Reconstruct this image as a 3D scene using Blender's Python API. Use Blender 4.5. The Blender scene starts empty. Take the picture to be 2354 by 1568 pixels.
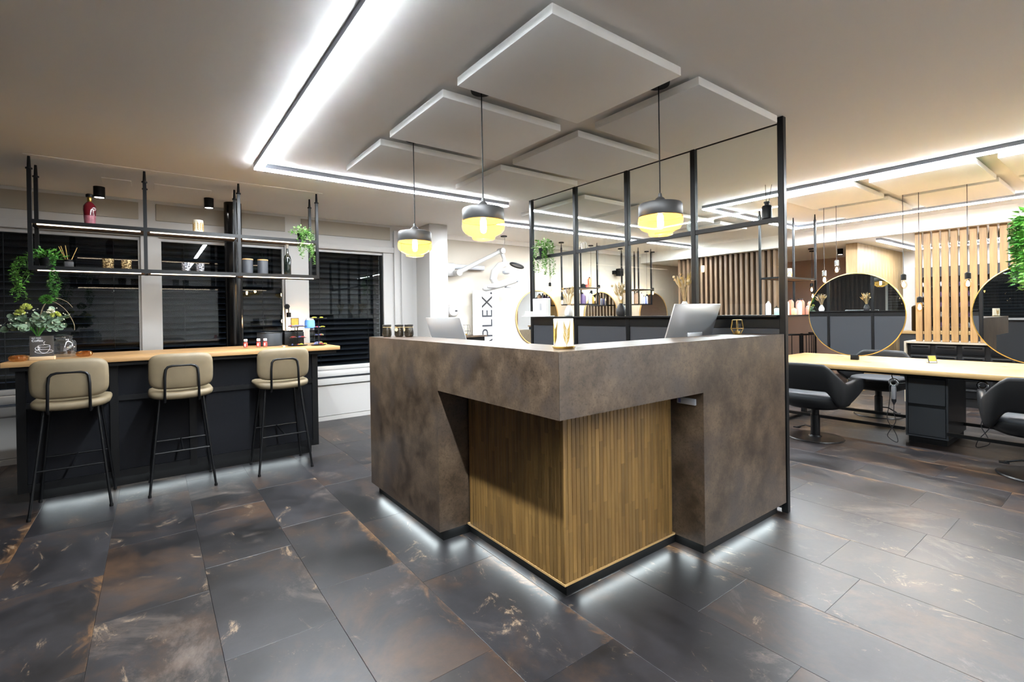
import bpy, bmesh, math, random
from mathutils import Vector, Matrix

# ---------------------------------------------------------------- camera, world, exposure
SC = bpy.context.scene
COL = SC.collection
PI = math.pi
_yaw, _pitch, _roll = 0.9275, -0.0049, -0.0150
_F = Vector((math.cos(_pitch)*math.cos(_yaw), math.cos(_pitch)*math.sin(_yaw), math.sin(_pitch)))
_R = Vector((math.sin(_yaw), -math.cos(_yaw), 0.0))
_U = _R.cross(_F)
_R2 = _R*math.cos(_roll) + _U*math.sin(_roll)
_U2 = _U*math.cos(_roll) - _R*math.sin(_roll)
cam = bpy.data.cameras.new('camera')
cam_ob = bpy.data.objects.new('camera', cam)
COL.objects.link(cam_ob)
_m = Matrix((_R2, _U2, -_F)).transposed().to_4x4()
_m.translation = Vector((0, 0, 1.28))
cam_ob.matrix_world = _m
cam.sensor_width = 36.0
cam.lens = 1103.05/2354*36
cam.shift_y = -56.3/2354
cam.clip_start = 0.02
SC.camera = cam_ob
w = bpy.data.worlds.new('night')
SC.world = w
w.use_nodes = True
w.node_tree.nodes['Background'].inputs[0].default_value = (0.010, 0.013, 0.020, 1)
w.node_tree.nodes['Background'].inputs[1].default_value = 0.4
SC.view_settings.view_transform = 'Standard'
SC.view_settings.look = 'None'
SC.view_settings.exposure = 2.45
SC.view_settings.gamma = 1.0
SC.view_settings.use_curve_mapping = False
SC.cycles.max_bounces = 7
SC.cycles.diffuse_bounces = 4
SC.cycles.glossy_bounces = 4
SC.cycles.transparent_max_bounces = 14
SC.cycles.transmission_bounces = 8
SC.cycles.sample_clamp_indirect = 6.0
SC.cycles.blur_glossy = 0.5
SC.cycles.use_light_tree = False
SC.cycles.adaptive_threshold = 0.02
SC.cycles.caustics_reflective = False
SC.cycles.caustics_refractive = False
SC.cycles.use_denoising = True
LED_E = 60.0          # strength of the ceiling light lines
LED_C = (0.87, 0.94, 1.0)

# ---------------------------------------------------------------- materials
def lin(c):
    return tuple(((v/255)/12.92 if v/255 <= .04045 else ((v/255+.055)/1.055)**2.4) for v in c)

MATS = {}
ALB = .80             # lowers most colours but the ceiling's, making up for weak ceiling light
def newmat(name):
    m = bpy.data.materials.new(name); m.use_nodes = True
    nt = m.node_tree; nt.nodes.clear()
    out = nt.nodes.new('ShaderNodeOutputMaterial')
    MATS[name] = m
    return m, nt, out
def N(nt, t, **kw):
    n = nt.nodes.new(t)
    for k, v in kw.items():
        setattr(n, k, v)
    return n
def pbr(name, rgb, rough=.5, metal=0., spec=.5, emit=None, es=0., bump=None, noise=None, coat=0.):
    """plain principled; noise=(scale, amount) varies the colour, bump=(scale, strength) adds fine relief"""
    m, nt, out = newmat(name)
    b = N(nt, 'ShaderNodeBsdfPrincipled')
    c = lin(rgb) if name in ('ceiling', 'acoustic', 'white_matt') else tuple(v*ALB for v in lin(rgb))
    b.inputs['Base Color'].default_value = (*c, 1)
    b.inputs['Roughness'].default_value = rough
    b.inputs['Metallic'].default_value = metal
    b.inputs['Specular IOR Level'].default_value = spec
    b.inputs['Coat Weight'].default_value = coat
    if emit:
        b.inputs['Emission Color'].default_value = (*emit, 1)
        b.inputs['Emission Strength'].default_value = es
    tc = N(nt, 'ShaderNodeTexCoord')
    if noise:
        t = N(nt, 'ShaderNodeTexNoise'); t.inputs['Scale'].default_value = noise[0]; t.inputs['Detail'].default_value = 5
        nt.links.new(tc.outputs['Object'], t.inputs['Vector'])
        r = N(nt, 'ShaderNodeMapRange'); r.inputs[1].default_value = .3; r.inputs[2].default_value = .7
        r.inputs[3].default_value = 1-noise[1]; r.inputs[4].default_value = 1+noise[1]
        nt.links.new(t.outputs[0], r.inputs[0])
        mx = N(nt, 'ShaderNodeVectorMath', operation='SCALE'); mx.inputs[0].default_value = c
        nt.links.new(r.outputs[0], mx.inputs['Scale'])
        nt.links.new(mx.outputs[0], b.inputs['Base Color'])
    if bump:
        t = N(nt, 'ShaderNodeTexNoise'); t.inputs['Scale'].default_value = bump[0]; t.inputs['Detail'].default_value = 3
        nt.links.new(tc.outputs['Object'], t.inputs['Vector'])
        bp = N(nt, 'ShaderNodeBump'); bp.inputs['Strength'].default_value = bump[1]; bp.inputs['Distance'].default_value = .002
        nt.links.new(t.outputs[0], bp.inputs['Height']); nt.links.new(bp.outputs[0], b.inputs['Normal'])
    nt.links.new(b.outputs[0], out.inputs[0])
    return m
def emis(name, rgb, s):
    m, nt, out = newmat(name)
    e = N(nt, 'ShaderNodeEmission'); e.inputs[0].default_value = (*rgb, 1); e.inputs[1].default_value = s
    nt.links.new(e.outputs[0], out.inputs[0])
    return m
def glassmat(name, tint=(1, 1, 1), ior=1.45, rough=0., gloss=(1, 1, 1), boost=0., scatter=None, samt=0.):
    m, nt, out = newmat(name)
    t = N(nt, 'ShaderNodeBsdfTransparent'); t.inputs[0].default_value = (*tint, 1)
    g = N(nt, 'ShaderNodeBsdfGlossy'); g.inputs['Roughness'].default_value = rough; g.inputs[0].default_value = (*gloss, 1)
    f = N(nt, 'ShaderNodeFresnel'); f.inputs[0].default_value = ior
    mx = N(nt, 'ShaderNodeMixShader')
    a = N(nt, 'ShaderNodeMath', operation='ADD'); a.inputs[1].default_value = boost; a.use_clamp = True
    nt.links.new(f.outputs[0], a.inputs[0])
    ge = N(nt, 'ShaderNodeNewGeometry')                     # a thin sheet reflects once, at its outer face
    iv = N(nt, 'ShaderNodeMath', operation='SUBTRACT'); iv.inputs[0].default_value = 1.; nt.links.new(ge.outputs['Backfacing'], iv.inputs[1])
    mu = N(nt, 'ShaderNodeMath', operation='MULTIPLY'); nt.links.new(a.outputs[0], mu.inputs[0]); nt.links.new(iv.outputs[0], mu.inputs[1])
    nt.links.new(mu.outputs[0], mx.inputs[0])
    body = t
    if scatter:                                             # slightly cloudy glass: part of the light is scattered through
        tl = N(nt, 'ShaderNodeBsdfTranslucent'); tl.inputs[0].default_value = (*scatter, 1)
        body = N(nt, 'ShaderNodeMixShader'); body.inputs[0].default_value = samt
        nt.links.new(t.outputs[0], body.inputs[1]); nt.links.new(tl.outputs[0], body.inputs[2])
    nt.links.new(body.outputs[0], mx.inputs[1]); nt.links.new(g.outputs[0], mx.inputs[2])
    nt.links.new(mx.outputs[0], out.inputs[0])
    return m
def mosaic(name, dark, light, scale=160., alpha=.75):  # glints in the glass painted as random dark and bright cells
    m, nt, out = newmat(name)
    b = N(nt, 'ShaderNodeBsdfPrincipled'); b.inputs['Roughness'].default_value = .18; b.inputs['Metallic'].default_value = .35
    tc = N(nt, 'ShaderNodeTexCoord'); v = N(nt, 'ShaderNodeTexVoronoi'); v.inputs['Scale'].default_value = scale
    nt.links.new(tc.outputs['Object'], v.inputs['Vector'])
    sp = N(nt, 'ShaderNodeSeparateColor'); nt.links.new(v.outputs['Color'], sp.inputs[0])
    nt.links.new(mixramp(nt, sp.outputs[0], dark, light, .25, .85), b.inputs['Base Color'])
    b.inputs['Alpha'].default_value = alpha
    nt.links.new(b.outputs[0], out.inputs[0])
    return m
def mirrormat(name):
    m, nt, out = newmat(name)
    g = N(nt, 'ShaderNodeBsdfGlossy'); g.inputs['Roughness'].default_value = 0.0; g.inputs[0].default_value = (.86, .88, .88, 1)
    nt.links.new(g.outputs[0], out.inputs[0])
    return m
def woodmat(name, c1, c2, axis='z', scale=1., rough=.45, stave=0., rnd=.25, streak=8.):
    """wood: grain stretched along an axis, per-piece shade; stave>0 cuts a strip into short blocks of different shade"""
    m, nt, out = newmat(name)
    b = N(nt, 'ShaderNodeBsdfPrincipled'); b.inputs['Roughness'].default_value = rough
    tc = N(nt, 'ShaderNodeTexCoord'); oi = N(nt, 'ShaderNodeObjectInfo')
    off = N(nt, 'ShaderNodeVectorMath', operation='SCALE'); off.inputs[0].default_value = (13.1, 7.7, 31.3)
    nt.links.new(oi.outputs['Random'], off.inputs['Scale'])
    add = N(nt, 'ShaderNodeVectorMath', operation='ADD')
    nt.links.new(tc.outputs['Object'], add.inputs[0]); nt.links.new(off.outputs[0], add.inputs[1])
    s = {'x': (1, streak*1.5, streak*1.5), 'y': (streak*1.5, 1, streak*1.5), 'z': (streak*1.5, streak*1.5, 1)}[axis]
    mp = N(nt, 'ShaderNodeMapping'); mp.inputs['Scale'].default_value = tuple(v*scale for v in s)
    nt.links.new(add.outputs[0], mp.inputs[0])
    t = N(nt, 'ShaderNodeTexNoise'); t.inputs['Scale'].default_value = 3; t.inputs['Detail'].default_value = 6; t.inputs['Roughness'].default_value = .6
    nt.links.new(mp.outputs[0], t.inputs['Vector'])
    cr = N(nt, 'ShaderNodeMix', data_type='RGBA')
    cr.inputs[6].default_value = (*[v*ALB for v in lin(c1)], 1); cr.inputs[7].default_value = (*[v*ALB for v in lin(c2)], 1)
    rg = N(nt, 'ShaderNodeMapRange'); rg.inputs[1].default_value = .32; rg.inputs[2].default_value = .68
    nt.links.new(t.outputs[0], rg.inputs[0]); nt.links.new(rg.outputs[0], cr.inputs[0])
    shade = N(nt, 'ShaderNodeMapRange'); shade.inputs[3].default_value = 1-rnd; shade.inputs[4].default_value = 1+rnd
    if stave:
        sp = N(nt, 'ShaderNodeSeparateXYZ'); nt.links.new(add.outputs[0], sp.inputs[0])
        dv = N(nt, 'ShaderNodeMath', operation='DIVIDE'); dv.inputs[1].default_value = stave
        nt.links.new(sp.outputs[{'x': 0, 'y': 1, 'z': 2}[axis]], dv.inputs[0])
        fl = N(nt, 'ShaderNodeMath', operation='FLOOR'); nt.links.new(dv.outputs[0], fl.inputs[0])
        ad = N(nt, 'ShaderNodeMath', operation='MULTIPLY_ADD'); ad.inputs[1].default_value = 917.0
        nt.links.new(oi.outputs['Random'], ad.inputs[0]); nt.links.new(fl.outputs[0], ad.inputs[2])
        wn = N(nt, 'ShaderNodeTexWhiteNoise', noise_dimensions='1D'); nt.links.new(ad.outputs[0], wn.inputs['W'])
        nt.links.new(wn.outputs['Value'], shade.inputs[0])
    else:
        nt.links.new(oi.outputs['Random'], shade.inputs[0])
    mu = N(nt, 'ShaderNodeVectorMath', operation='SCALE')
    nt.links.new(cr.outputs[2], mu.inputs[0]); nt.links.new(shade.outputs[0], mu.inputs['Scale'])
    nt.links.new(mu.outputs[0], b.inputs['Base Color'])
    bp = N(nt, 'ShaderNodeBump'); bp.inputs['Strength'].default_value = .15; bp.inputs['Distance'].default_value = .001
    nt.links.new(t.outputs[0], bp.inputs['Height']); nt.links.new(bp.outputs[0], b.inputs['Normal'])
    nt.links.new(b.outputs[0], out.inputs[0])
    return m
def mixramp(nt, fac, a, b, lo=0., hi=1.):
    rg = N(nt, 'ShaderNodeMapRange'); rg.inputs[1].default_value = lo; rg.inputs[2].default_value = hi
    nt.links.new(fac, rg.inputs[0])
    mx = N(nt, 'ShaderNodeMix', data_type='RGBA')
    for i, v in ((6, a), (7, b)):
        if isinstance(v, tuple): mx.inputs[i].default_value = (*[q*ALB for q in lin(v)], 1)
        else: nt.links.new(v, mx.inputs[i])
    nt.links.new(rg.outputs[0], mx.inputs[0])
    return mx.outputs[2]
def floormat():
    m, nt, out = newmat('floor_tile')
    b = N(nt, 'ShaderNodeBsdfPrincipled')
    tc = N(nt, 'ShaderNodeTexCoord'); oi = N(nt, 'ShaderNodeObjectInfo')
    off = N(nt, 'ShaderNodeVectorMath', operation='SCALE'); off.inputs[0].default_value = (41.3, 87.7, 23.9)
    nt.links.new(oi.outputs['Random'], off.inputs['Scale'])
    add = N(nt, 'ShaderNodeVectorMath', operation='ADD')
    nt.links.new(tc.outputs['Object'], add.inputs[0]); nt.links.new(off.outputs[0], add.inputs[1])
    def noise(scale, sx, sy, detail=8, rough=.6, dist=0.):
        mp = N(nt, 'ShaderNodeMapping'); mp.inputs['Scale'].default_value = (sx, sy, 1)
        nt.links.new(add.outputs[0], mp.inputs[0])
        t = N(nt, 'ShaderNodeTexNoise'); t.inputs['Scale'].default_value = scale; t.inputs['Detail'].default_value = detail
        t.inputs['Roughness'].default_value = rough; t.inputs['Distortion'].default_value = dist
        nt.links.new(mp.outputs[0], t.inputs['Vector'])
        return t.outputs[0]
    n1 = noise(2.4, 1, .7, 8, .62, .4)
    n2 = noise(1.5, 1.2, 1.0, 10, .72, .6)
    n3 = noise(3.1, 1.6, .9, 12, .8, 1.2)
    n4 = noise(34, 1, 1, 3, .6)
    base = mixramp(nt, n1, (16, 14, 15), (43, 41, 44), .34, .66)
    base = mixramp(nt, n2, base, (66, 48, 35), .50, .67)          # rusty brown clouds
    # the print is browner and more worn along one long side of every tile
    sx = N(nt, 'ShaderNodeSeparateXYZ'); nt.links.new(tc.outputs['Object'], sx.inputs[0])
    ed = N(nt, 'ShaderNodeMapRange'); ed.inputs[1].default_value = .41; ed.inputs[2].default_value = .33; ed.inputs[3].default_value = .17; ed.inputs[4].default_value = 0.
    nt.links.new(sx.outputs[0], ed.inputs[0])
    r1 = N(nt, 'ShaderNodeMapRange'); r1.inputs[1].default_value = .35; r1.inputs[2].default_value = .9; nt.links.new(oi.outputs['Random'], r1.inputs[0])
    em = N(nt, 'ShaderNodeMath', operation='MULTIPLY'); nt.links.new(ed.outputs[0], em.inputs[0]); nt.links.new(r1.outputs[0], em.inputs[1])
    ne = N(nt, 'ShaderNodeMath', operation='ADD'); nt.links.new(n3, ne.inputs[0]); nt.links.new(em.outputs[0], ne.inputs[1])
    base = mixramp(nt, ne.outputs[0], base, (104, 75, 48), .60, .74)
    base = mixramp(nt, n3, base, (146, 126, 104), .585, .68)       # pale worn flecks
    n5 = noise(1.1, 1.0, .8, 12, .78, .8)
    base = mixramp(nt, n5, base, (112, 100, 92), .56, .74)        # chalky clouds
    mul = N(nt, 'ShaderNodeMapRange'); mul.inputs[1].default_value = .3; mul.inputs[2].default_value = .7
    mul.inputs[3].default_value = .86; mul.inputs[4].default_value = 1.12
    nt.links.new(n4, mul.inputs[0])
    sc = N(nt, 'ShaderNodeVectorMath', operation='SCALE'); nt.links.new(base, sc.inputs[0]); nt.links.new(mul.outputs[0], sc.inputs['Scale'])
    nt.links.new(sc.outputs[0], b.inputs['Base Color'])
    rr = N(nt, 'ShaderNodeMapRange'); rr.inputs[1].default_value = .3; rr.inputs[2].default_value = .7
    rr.inputs[3].default_value = .33; rr.inputs[4].default_value = .45
    nt.links.new(n1, rr.inputs[0]); nt.links.new(rr.outputs[0], b.inputs['Roughness'])
    b.inputs['Specular IOR Level'].default_value = .42
    bp = N(nt, 'ShaderNodeBump'); bp.inputs['Strength'].default_value = .08; bp.inputs['Distance'].default_value = .002
    nt.links.new(n4, bp.inputs['Height']); nt.links.new(bp.outputs[0], b.inputs['Normal'])
    nt.links.new(b.outputs[0], out.inputs[0])
    return m
def stonemat(name):
    m, nt, out = newmat(name)
    b = N(nt, 'ShaderNodeBsdfPrincipled'); b.inputs['Roughness'].default_value = .30
    tc = N(nt, 'ShaderNodeTexCoord')
    def noise(s, d=8, r=.6):
        t = N(nt, 'ShaderNodeTexNoise'); t.inputs['Scale'].default_value = s; t.inputs['Detail'].default_value = d; t.inputs['Roughness'].default_value = r
        nt.links.new(tc.outputs['Object'], t.inputs['Vector']); return t.outputs[0]
    a = mixramp(nt, noise(6, 10, .7), (60, 48, 38), (112, 94, 76), .36, .64)
    a = mixramp(nt, noise(3.1, 5), a, (76, 67, 62), .5, .68)
    a = mixramp(nt, noise(95, 4, .7), a, (40, 31, 25), .50, .80)
    nt.links.new(a, b.inputs['Base Color'])
    bp = N(nt, 'ShaderNodeBump'); bp.inputs['Strength'].default_value = .1; bp.inputs['Distance'].default_value = .001
    nt.links.new(noise(60, 3), bp.inputs['Height']); nt.links.new(bp.outputs[0], b.inputs['Normal'])
    nt.links.new(b.outputs[0], out.inputs[0])
    return m

floormat(); stonemat('stone')
pbr('ceiling', (243, 240, 236), .75, bump=(180, .05))
pbr('acoustic', (240, 239, 236), .9, bump=(320, .25))
pbr('white', (194, 192, 189), .38)
pbr('white_matt', (240, 239, 237), .7)
pbr('warm_panel', (160, 151, 136), .4)
pbr('beige', (214, 206, 192), .8, bump=(150, .05))
pbr('taupe', (150, 128, 112), .85, bump=(150, .05))
pbr('rosy', (176, 150, 136), .85, bump=(150, .05))
pbr('dark_wall', (38, 38, 42), .6)
pbr('profile', (168, 173, 184), .5, spec=.3)
pbr('slab', (34, 33, 34), .7)
pbr('black', (9, 9, 10), .55, spec=.22)
pbr('black_satin', (11, 12, 14), .38, spec=.28)
pbr('black_gloss', (9, 9, 10), .2, spec=.3)
pbr('blind', (6, 7, 9), .4, spec=.15)
pbr('bar_panel', (24, 25, 29), .7, spec=.12, noise=(40, .08))
pbr('graphite', (46, 49, 55), .65, bump=(260, .08))
pbr('cab_grey', (44, 48, 53), .55)
pbr('leather', (122, 108, 84), .6, noise=(9, .10), bump=(220, .12))
pbr('black_leather', (15, 16, 18), .48, spec=.3)
pbr('grey_seat', (56, 59, 64), .6, bump=(260, .10))
pbr('chrome', (205, 206, 208), .16, 1.)
pbr('alu', (206, 208, 211), .36, .6)
pbr('dryer_grey', (188, 190, 196), .35, .2)
pbr('brass', (206, 168, 92), .28, 1.)
pbr('gold_paint', (201, 163, 74), .42, .6, noise=(40, .2))
pbr('lamp_cap', (64, 63, 62), .42, .2)
pbr('cream_wax', (240, 232, 210), .55)
pbr('straw', (196, 160, 96), .8, noise=(30, .2))
pbr('straw_pale', (218, 196, 156), .85, noise=(30, .15))
pbr('straw_pink', (190, 168, 154), .85)
pbr('leaf', (98, 162, 60), .5, noise=(30, .35))
pbr('leaf_dark', (62, 128, 44), .5, noise=(24, .4))
pbr('leaf_pale', (158, 196, 124), .5, noise=(24, .3))
pbr('eucalyptus', (122, 146, 120), .55, noise=(22, .25))
pbr('petal', (200, 210, 104), .6, noise=(40, .2))
pbr('petal_white', (232, 230, 206), .6)
pbr('moss', (54, 120, 18), .8, noise=(120, .4), bump=(160, .6))
pbr('red_label', (214, 62, 48), .45)
pbr('white_plastic', (238, 238, 238), .3)
pbr('red_glass', (112, 22, 34), .12, coat=.6, noise=(14, .25))
pbr('red_glass_pale', (176, 104, 118), .15, coat=.6, noise=(30, .3))
pbr('bottle_green', (14, 22, 18), .1, coat=.5)
pbr('jar_dark', (48, 42, 32), .2, coat=.5, noise=(40, .35))
pbr('jar_lid', (42, 40, 38), .4)
pbr('twine', (190, 164, 120), .9)
pbr('blue_bag', (96, 150, 222), .5)
pbr('salmon', (236, 146, 122), .35)
pbr('pink_bottle', (240, 186, 172), .35)
pbr('lilac', (206, 214, 240), .35)
pbr('mint', (176, 220, 208), .35)
pbr('olive_bottle', (206, 206, 164), .4)
pbr('violet', (92, 70, 110), .4)
pbr('orange_pack', (226, 112, 70), .4)
pbr('yellow_pack', (206, 196, 60), .45)
pbr('red_pack', (192, 74, 70), .45)
pbr('blue_pack', (122, 128, 190), .45)
pbr('print_grey', (150, 150, 152), .6)
pbr('ink', (40, 42, 48), .6)
pbr('white_ink', (240, 243, 248), .5)
pbr('vase_white', (234, 233, 232), .6)
pbr('vase_black', (30, 30, 33), .55)
pbr('taupe_panel', (118, 98, 84), .8)
pbr('shelf_wood', (126, 96, 66), .6, noise=(12, .2))
pbr('cab_trim', (150, 138, 120), .6, noise=(20, .12))
pbr('bronze', (60, 44, 24), .3, .7)
woodmat('oak_strip', (122, 90, 44), (150, 116, 64), 'z', 1.0, .5, stave=.26, rnd=.26)
woodmat('oak_trim', (190, 152, 96), (206, 168, 110), 'y', 1., .5)
woodmat('bar_top', (160, 122, 78), (186, 148, 102), 'x', .8, .42, rnd=.05)
woodmat('maple', (176, 142, 92), (198, 166, 116), 'y', .7, .38, rnd=.04)
woodmat('slat_oak', (122, 90, 50), (148, 114, 68), 'z', .8, .5, rnd=.08)
woodmat('slat_taupe', (98, 76, 58), (128, 102, 78), 'z', .8, .55, rnd=.10)
woodmat('panel_oak', (158, 128, 84), (182, 152, 106), 'z', .8, .5, rnd=.05)
woodmat('ply', (222, 190, 148), (234, 206, 168), 'x', 1., .5)
glassmat('glass', (.93, .96, .95), 1.5)
glassmat('window_glass', (.78, .82, .85), 1.45)
glassmat('clear_glass', (.93, .95, .95), 1.45)
glassmat('jar_glass', (.84, .87, .89), 1.5, boost=.10, scatter=(.6, .63, .66), samt=.16)
glassmat('amber', (1.0, .88, .58), 1.5, gloss=(1, .9, .7), boost=.02, scatter=(1.0, .74, .30), samt=.09)
mosaic('gold_glass', (84, 54, 20), (250, 224, 168), 150., .82)  # gold mosaic with its cream glints painted into the colour
glassmat('amber_bowl', (.80, .52, .28), 1.5, rough=.05, gloss=(1, .86, .6), boost=.10, scatter=(.8, .46, .2), samt=.35)
mosaic('crystal', (34, 34, 40), (226, 226, 234), 150., .55)  # sparkle of clear crystal painted into the colour
glassmat('bulb_glass', (1, .90, .76), 1.4)
glassmat('smoke_acrylic', (.62, .64, .68), 1.5, boost=.02, scatter=(.55, .57, .60), samt=.40)
mirrormat('mirror')
emis('led', LED_C, LED_E)
emis('led_side', LED_C, LED_E*.042)
emis('led_wall', LED_C, LED_E*1.0)
emis('led_low', LED_C, LED_E*.45)
emis('led_shelf', (1.0, .84, .62), 2.2)
emis('led_plinth', (.86, .97, 1.0), 4.2)
emis('filament', (1.0, .76, .42), 90.0)
emis('filament_small', (1.0, .72, .46), 110.0)
emis('spot_disc', (1.0, .96, .90), 12.0)
emis('gap_bulb', (1.0, .95, .88), 14.0)

# ---------------------------------------------------------------- mesh building
class B:
    def __init__(s):
        s.v = []; s.f = []
    def add(s, vs, fs):
        o = len(s.v); s.v += [tuple(p) for p in vs]; s.f += [tuple(i+o for i in f) for f in fs]; return s
    def box(s, x0, y0, z0, x1, y1, z1):
        x0, x1 = min(x0, x1), max(x0, x1); y0, y1 = min(y0, y1), max(y0, y1); z0, z1 = min(z0, z1), max(z0, z1)
        return s.add([(x0, y0, z0), (x1, y0, z0), (x1, y1, z0), (x0, y1, z0), (x0, y0, z1), (x1, y0, z1), (x1, y1, z1), (x0, y1, z1)],
                     [(0, 3, 2, 1), (4, 5, 6, 7), (0, 1, 5, 4), (1, 2, 6, 5), (2, 3, 7, 6), (3, 0, 4, 7)])
    def rbox(s, x0, y0, z0, x1, y1, z1, r=.01, seg=2):
        bm = bmesh.new()
        bmesh.ops.create_cube(bm, size=1)
        for v in bm.verts:
            v.co = Vector(((x0+x1)/2+v.co.x*(x1-x0), (y0+y1)/2+v.co.y*(y1-y0), (z0+z1)/2+v.co.z*(z1-z0)))
        bmesh.ops.bevel(bm, geom=bm.edges[:], offset=r, segments=seg, affect='EDGES', profile=.5)
        return s.bm(bm)
    def bm(s, bm):
        bm.verts.index_update()
        s.add([v.co[:] for v in bm.verts], [[v.index for v in f.verts] for f in bm.faces]); bm.free(); return s
    def tube(s, pts, r, n=8, closed=False):
        pts = [Vector(p) for p in pts]; k = len(pts)
        rs = r if isinstance(r, (list, tuple)) else [r]*k
        t0 = (pts[1]-pts[0]).normalized()
        up = Vector((0, 0, 1)) if abs(t0.z) < .9 else Vector((1, 0, 0))
        u = t0.cross(up).normalized()
        rings = []
        for i, p in enumerate(pts):
            a = pts[(i-1) % k] if (closed or i > 0) else p
            b = pts[(i+1) % k] if (closed or i < k-1) else p
            t = (b-a).normalized()
            u = (u - t*u.dot(t))
            if u.length < 1e-6: u = t.orthogonal()
            u.normalize(); w_ = t.cross(u)
            rings.append([p + (u*math.cos(2*PI*j/n)+w_*math.sin(2*PI*j/n))*rs[i] for j in range(n)])
        vs = [q for rg in rings for q in rg]; fs = []
        for i in range(k if closed else k-1):
            i2 = (i+1) % k
            for j in range(n):
                j2 = (j+1) % n
                fs.append((i*n+j, i*n+j2, i2*n+j2, i2*n+j))
        if not closed:
            fs.append(tuple(range(n-1, -1, -1))); fs.append(tuple((k-1)*n+j for j in range(n)))
        return s.add(vs, fs)
    def cyl(s, p0, p1, r0, r1=None, n=20):
        return s.tube([p0, p1], [r0, r0 if r1 is None else r1], n)
    def lathe(s, prof, c=(0, 0, 0), n=24, cap0=True, cap1=True, rib=0., nrib=0):
        """prof: (radius, z) from the bottom up"""
        vs = []; fs = []
        for (r, z) in prof:
            for j in range(n):
                a = 2*PI*j/n
                rr = r*(1+rib*math.cos(nrib*a)) if rib else r
                vs.append((c[0]+rr*math.cos(a), c[1]+rr*math.sin(a), c[2]+z))
        for i in range(len(prof)-1):
            for j in range(n):
                j2 = (j+1) % n
                fs.append((i*n+j, i*n+j2, (i+1)*n+j2, (i+1)*n+j))
        if cap0: fs.append(tuple(range(n-1, -1, -1)))
        if cap1: fs.append(tuple((len(prof)-1)*n+j for j in range(n)))
        return s.add(vs, fs)
    def ball(s, c, r, n=12, sz=1.):
        k = max(5, n//2)
        prof = [(max(r*math.sin(PI*i/k), r*.02), -r*sz*math.cos(PI*i/k)) for i in range(k+1)]
        return s.lathe(prof, c, n)
    def leaf(s, p, d, nrm, L, W):
        d = Vector(d).normalized(); n = Vector(nrm); n = (n-d*n.dot(d))
        if n.length < 1e-5: n = d.orthogonal()
        n.normalize(); w_ = d.cross(n); p = Vector(p)
        return s.add([p, p+d*L*.42+w_*W*.5+n*W*.12, p+d*L, p+d*L*.42-w_*W*.5+n*W*.12, p+d*L*.45-n*W*.03],
                     [(0, 1, 4), (1, 2, 4), (2, 3, 4), (3, 0, 4)])
    def disc(s, p, nrm, r, n=8, cup=.15):
        nrm = Vector(nrm).normalized(); u = nrm.orthogonal().normalized(); v = nrm.cross(u); p = Vector(p)
        vs = [p-nrm*r*cup]+[p+(u*math.cos(2*PI*j/n)+v*math.sin(2*PI*j/n))*r for j in range(n)]
        return s.add(vs, [(0, 1+j, 1+(j+1) % n) for j in range(n)])
    def xf(s, mat):
        s.v = [tuple(mat @ Vector(p)) for p in s.v]; return s
    def mesh(s, name, mat, angle=38):
        me = bpy.data.meshes.new(name)
        me.from_pydata(s.v, [], s.f); me.validate(clean_customdata=False)
        me.materials.append(MATS[mat] if isinstance(mat, str) else mat)
        me.polygons.foreach_set('use_smooth', [True]*len(me.polygons))
        me.set_sharp_from_angle(angle=math.radians(angle))
        me.update()
        return me
def obj(name, b, mat, parent=None, loc=None, angle=38):
    me = b.mesh(name, mat, angle) if isinstance(b, B) else b
    o = bpy.data.objects.new(name, me); COL.objects.link(o)
    if parent is not None: o.parent = parent
    if loc is not None: o.location = loc
    return o
def tag(o, label, cat, group=None):
    o['label'] = label; o['category'] = cat
    if group: o['group'] = group
    return o
def thing(name, label, cat, loc=(0, 0, 0), rz=0., group=None):
    o = bpy.data.objects.new(name, None); COL.objects.link(o)
    o.empty_display_size = .1
    o.location = loc; o.rotation_euler = (0, 0, rz)
    return tag(o, label, cat, group)
def part(root, name, b, mat, world=False, label=None, angle=38):
    """world=True: the mesh was drawn in room coordinates"""
    o = obj(name, b, mat, root, angle=angle)
    if world:
        p = root; off = Vector((0, 0, 0))
        while p is not None:
            off += Vector(p.location); p = p.parent
        o.location = -off
    if label: o['label'] = label
    return o
def struct(name, b, mat, parent=None):
    o = obj(name, b, mat, parent)
    if parent is None: o['kind'] = 'structure'
    return o
def dup(root, loc=None, rz=None, label=None):
    r = root.copy(); COL.objects.link(r)
    if loc is not None: r.location = loc
    if rz is not None: r.rotation_euler = (0, 0, rz)
    if label: r['label'] = label
    for ch in root.children:
        c = ch.copy(); COL.objects.link(c); c.parent = r
        for g in ch.children:
            d = g.copy(); COL.objects.link(d); d.parent = c
    return r
def bx(x0, y0, z0, x1, y1, z1): return B().box(x0, y0, z0, x1, y1, z1)
def rbx(*a, **k): return B().rbox(*a, **k)
def smooth(pts, k=5):
    P = [Vector(p) for p in pts]; out = []
    for i in range(len(P)-1):
        a, b, c, d = P[max(i-1, 0)], P[i], P[i+1], P[min(i+2, len(P)-1)]
        for j in range(k):
            t = j/k
            out.append(.5*((2*b)+(c-a)*t+(2*a-5*b+4*c-d)*t*t+(3*b-a-3*c+d)*t**3))
    return out+[P[-1]]
def ring(c, r, n=40, axis='x', a0=0., a1=2*PI):
    pts = []
    for i in range(n):
        a = a0+(a1-a0)*i/(n if abs(a1-a0-2*PI) < 1e-6 else n-1)
        if axis == 'x': pts.append((c[0], c[1]+r*math.cos(a), c[2]+r*math.sin(a)))
        elif axis == 'y': pts.append((c[0]+r*math.cos(a), c[1], c[2]+r*math.sin(a)))
        else: pts.append((c[0]+r*math.cos(a), c[1]+r*math.sin(a), c[2]))
    return pts
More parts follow.
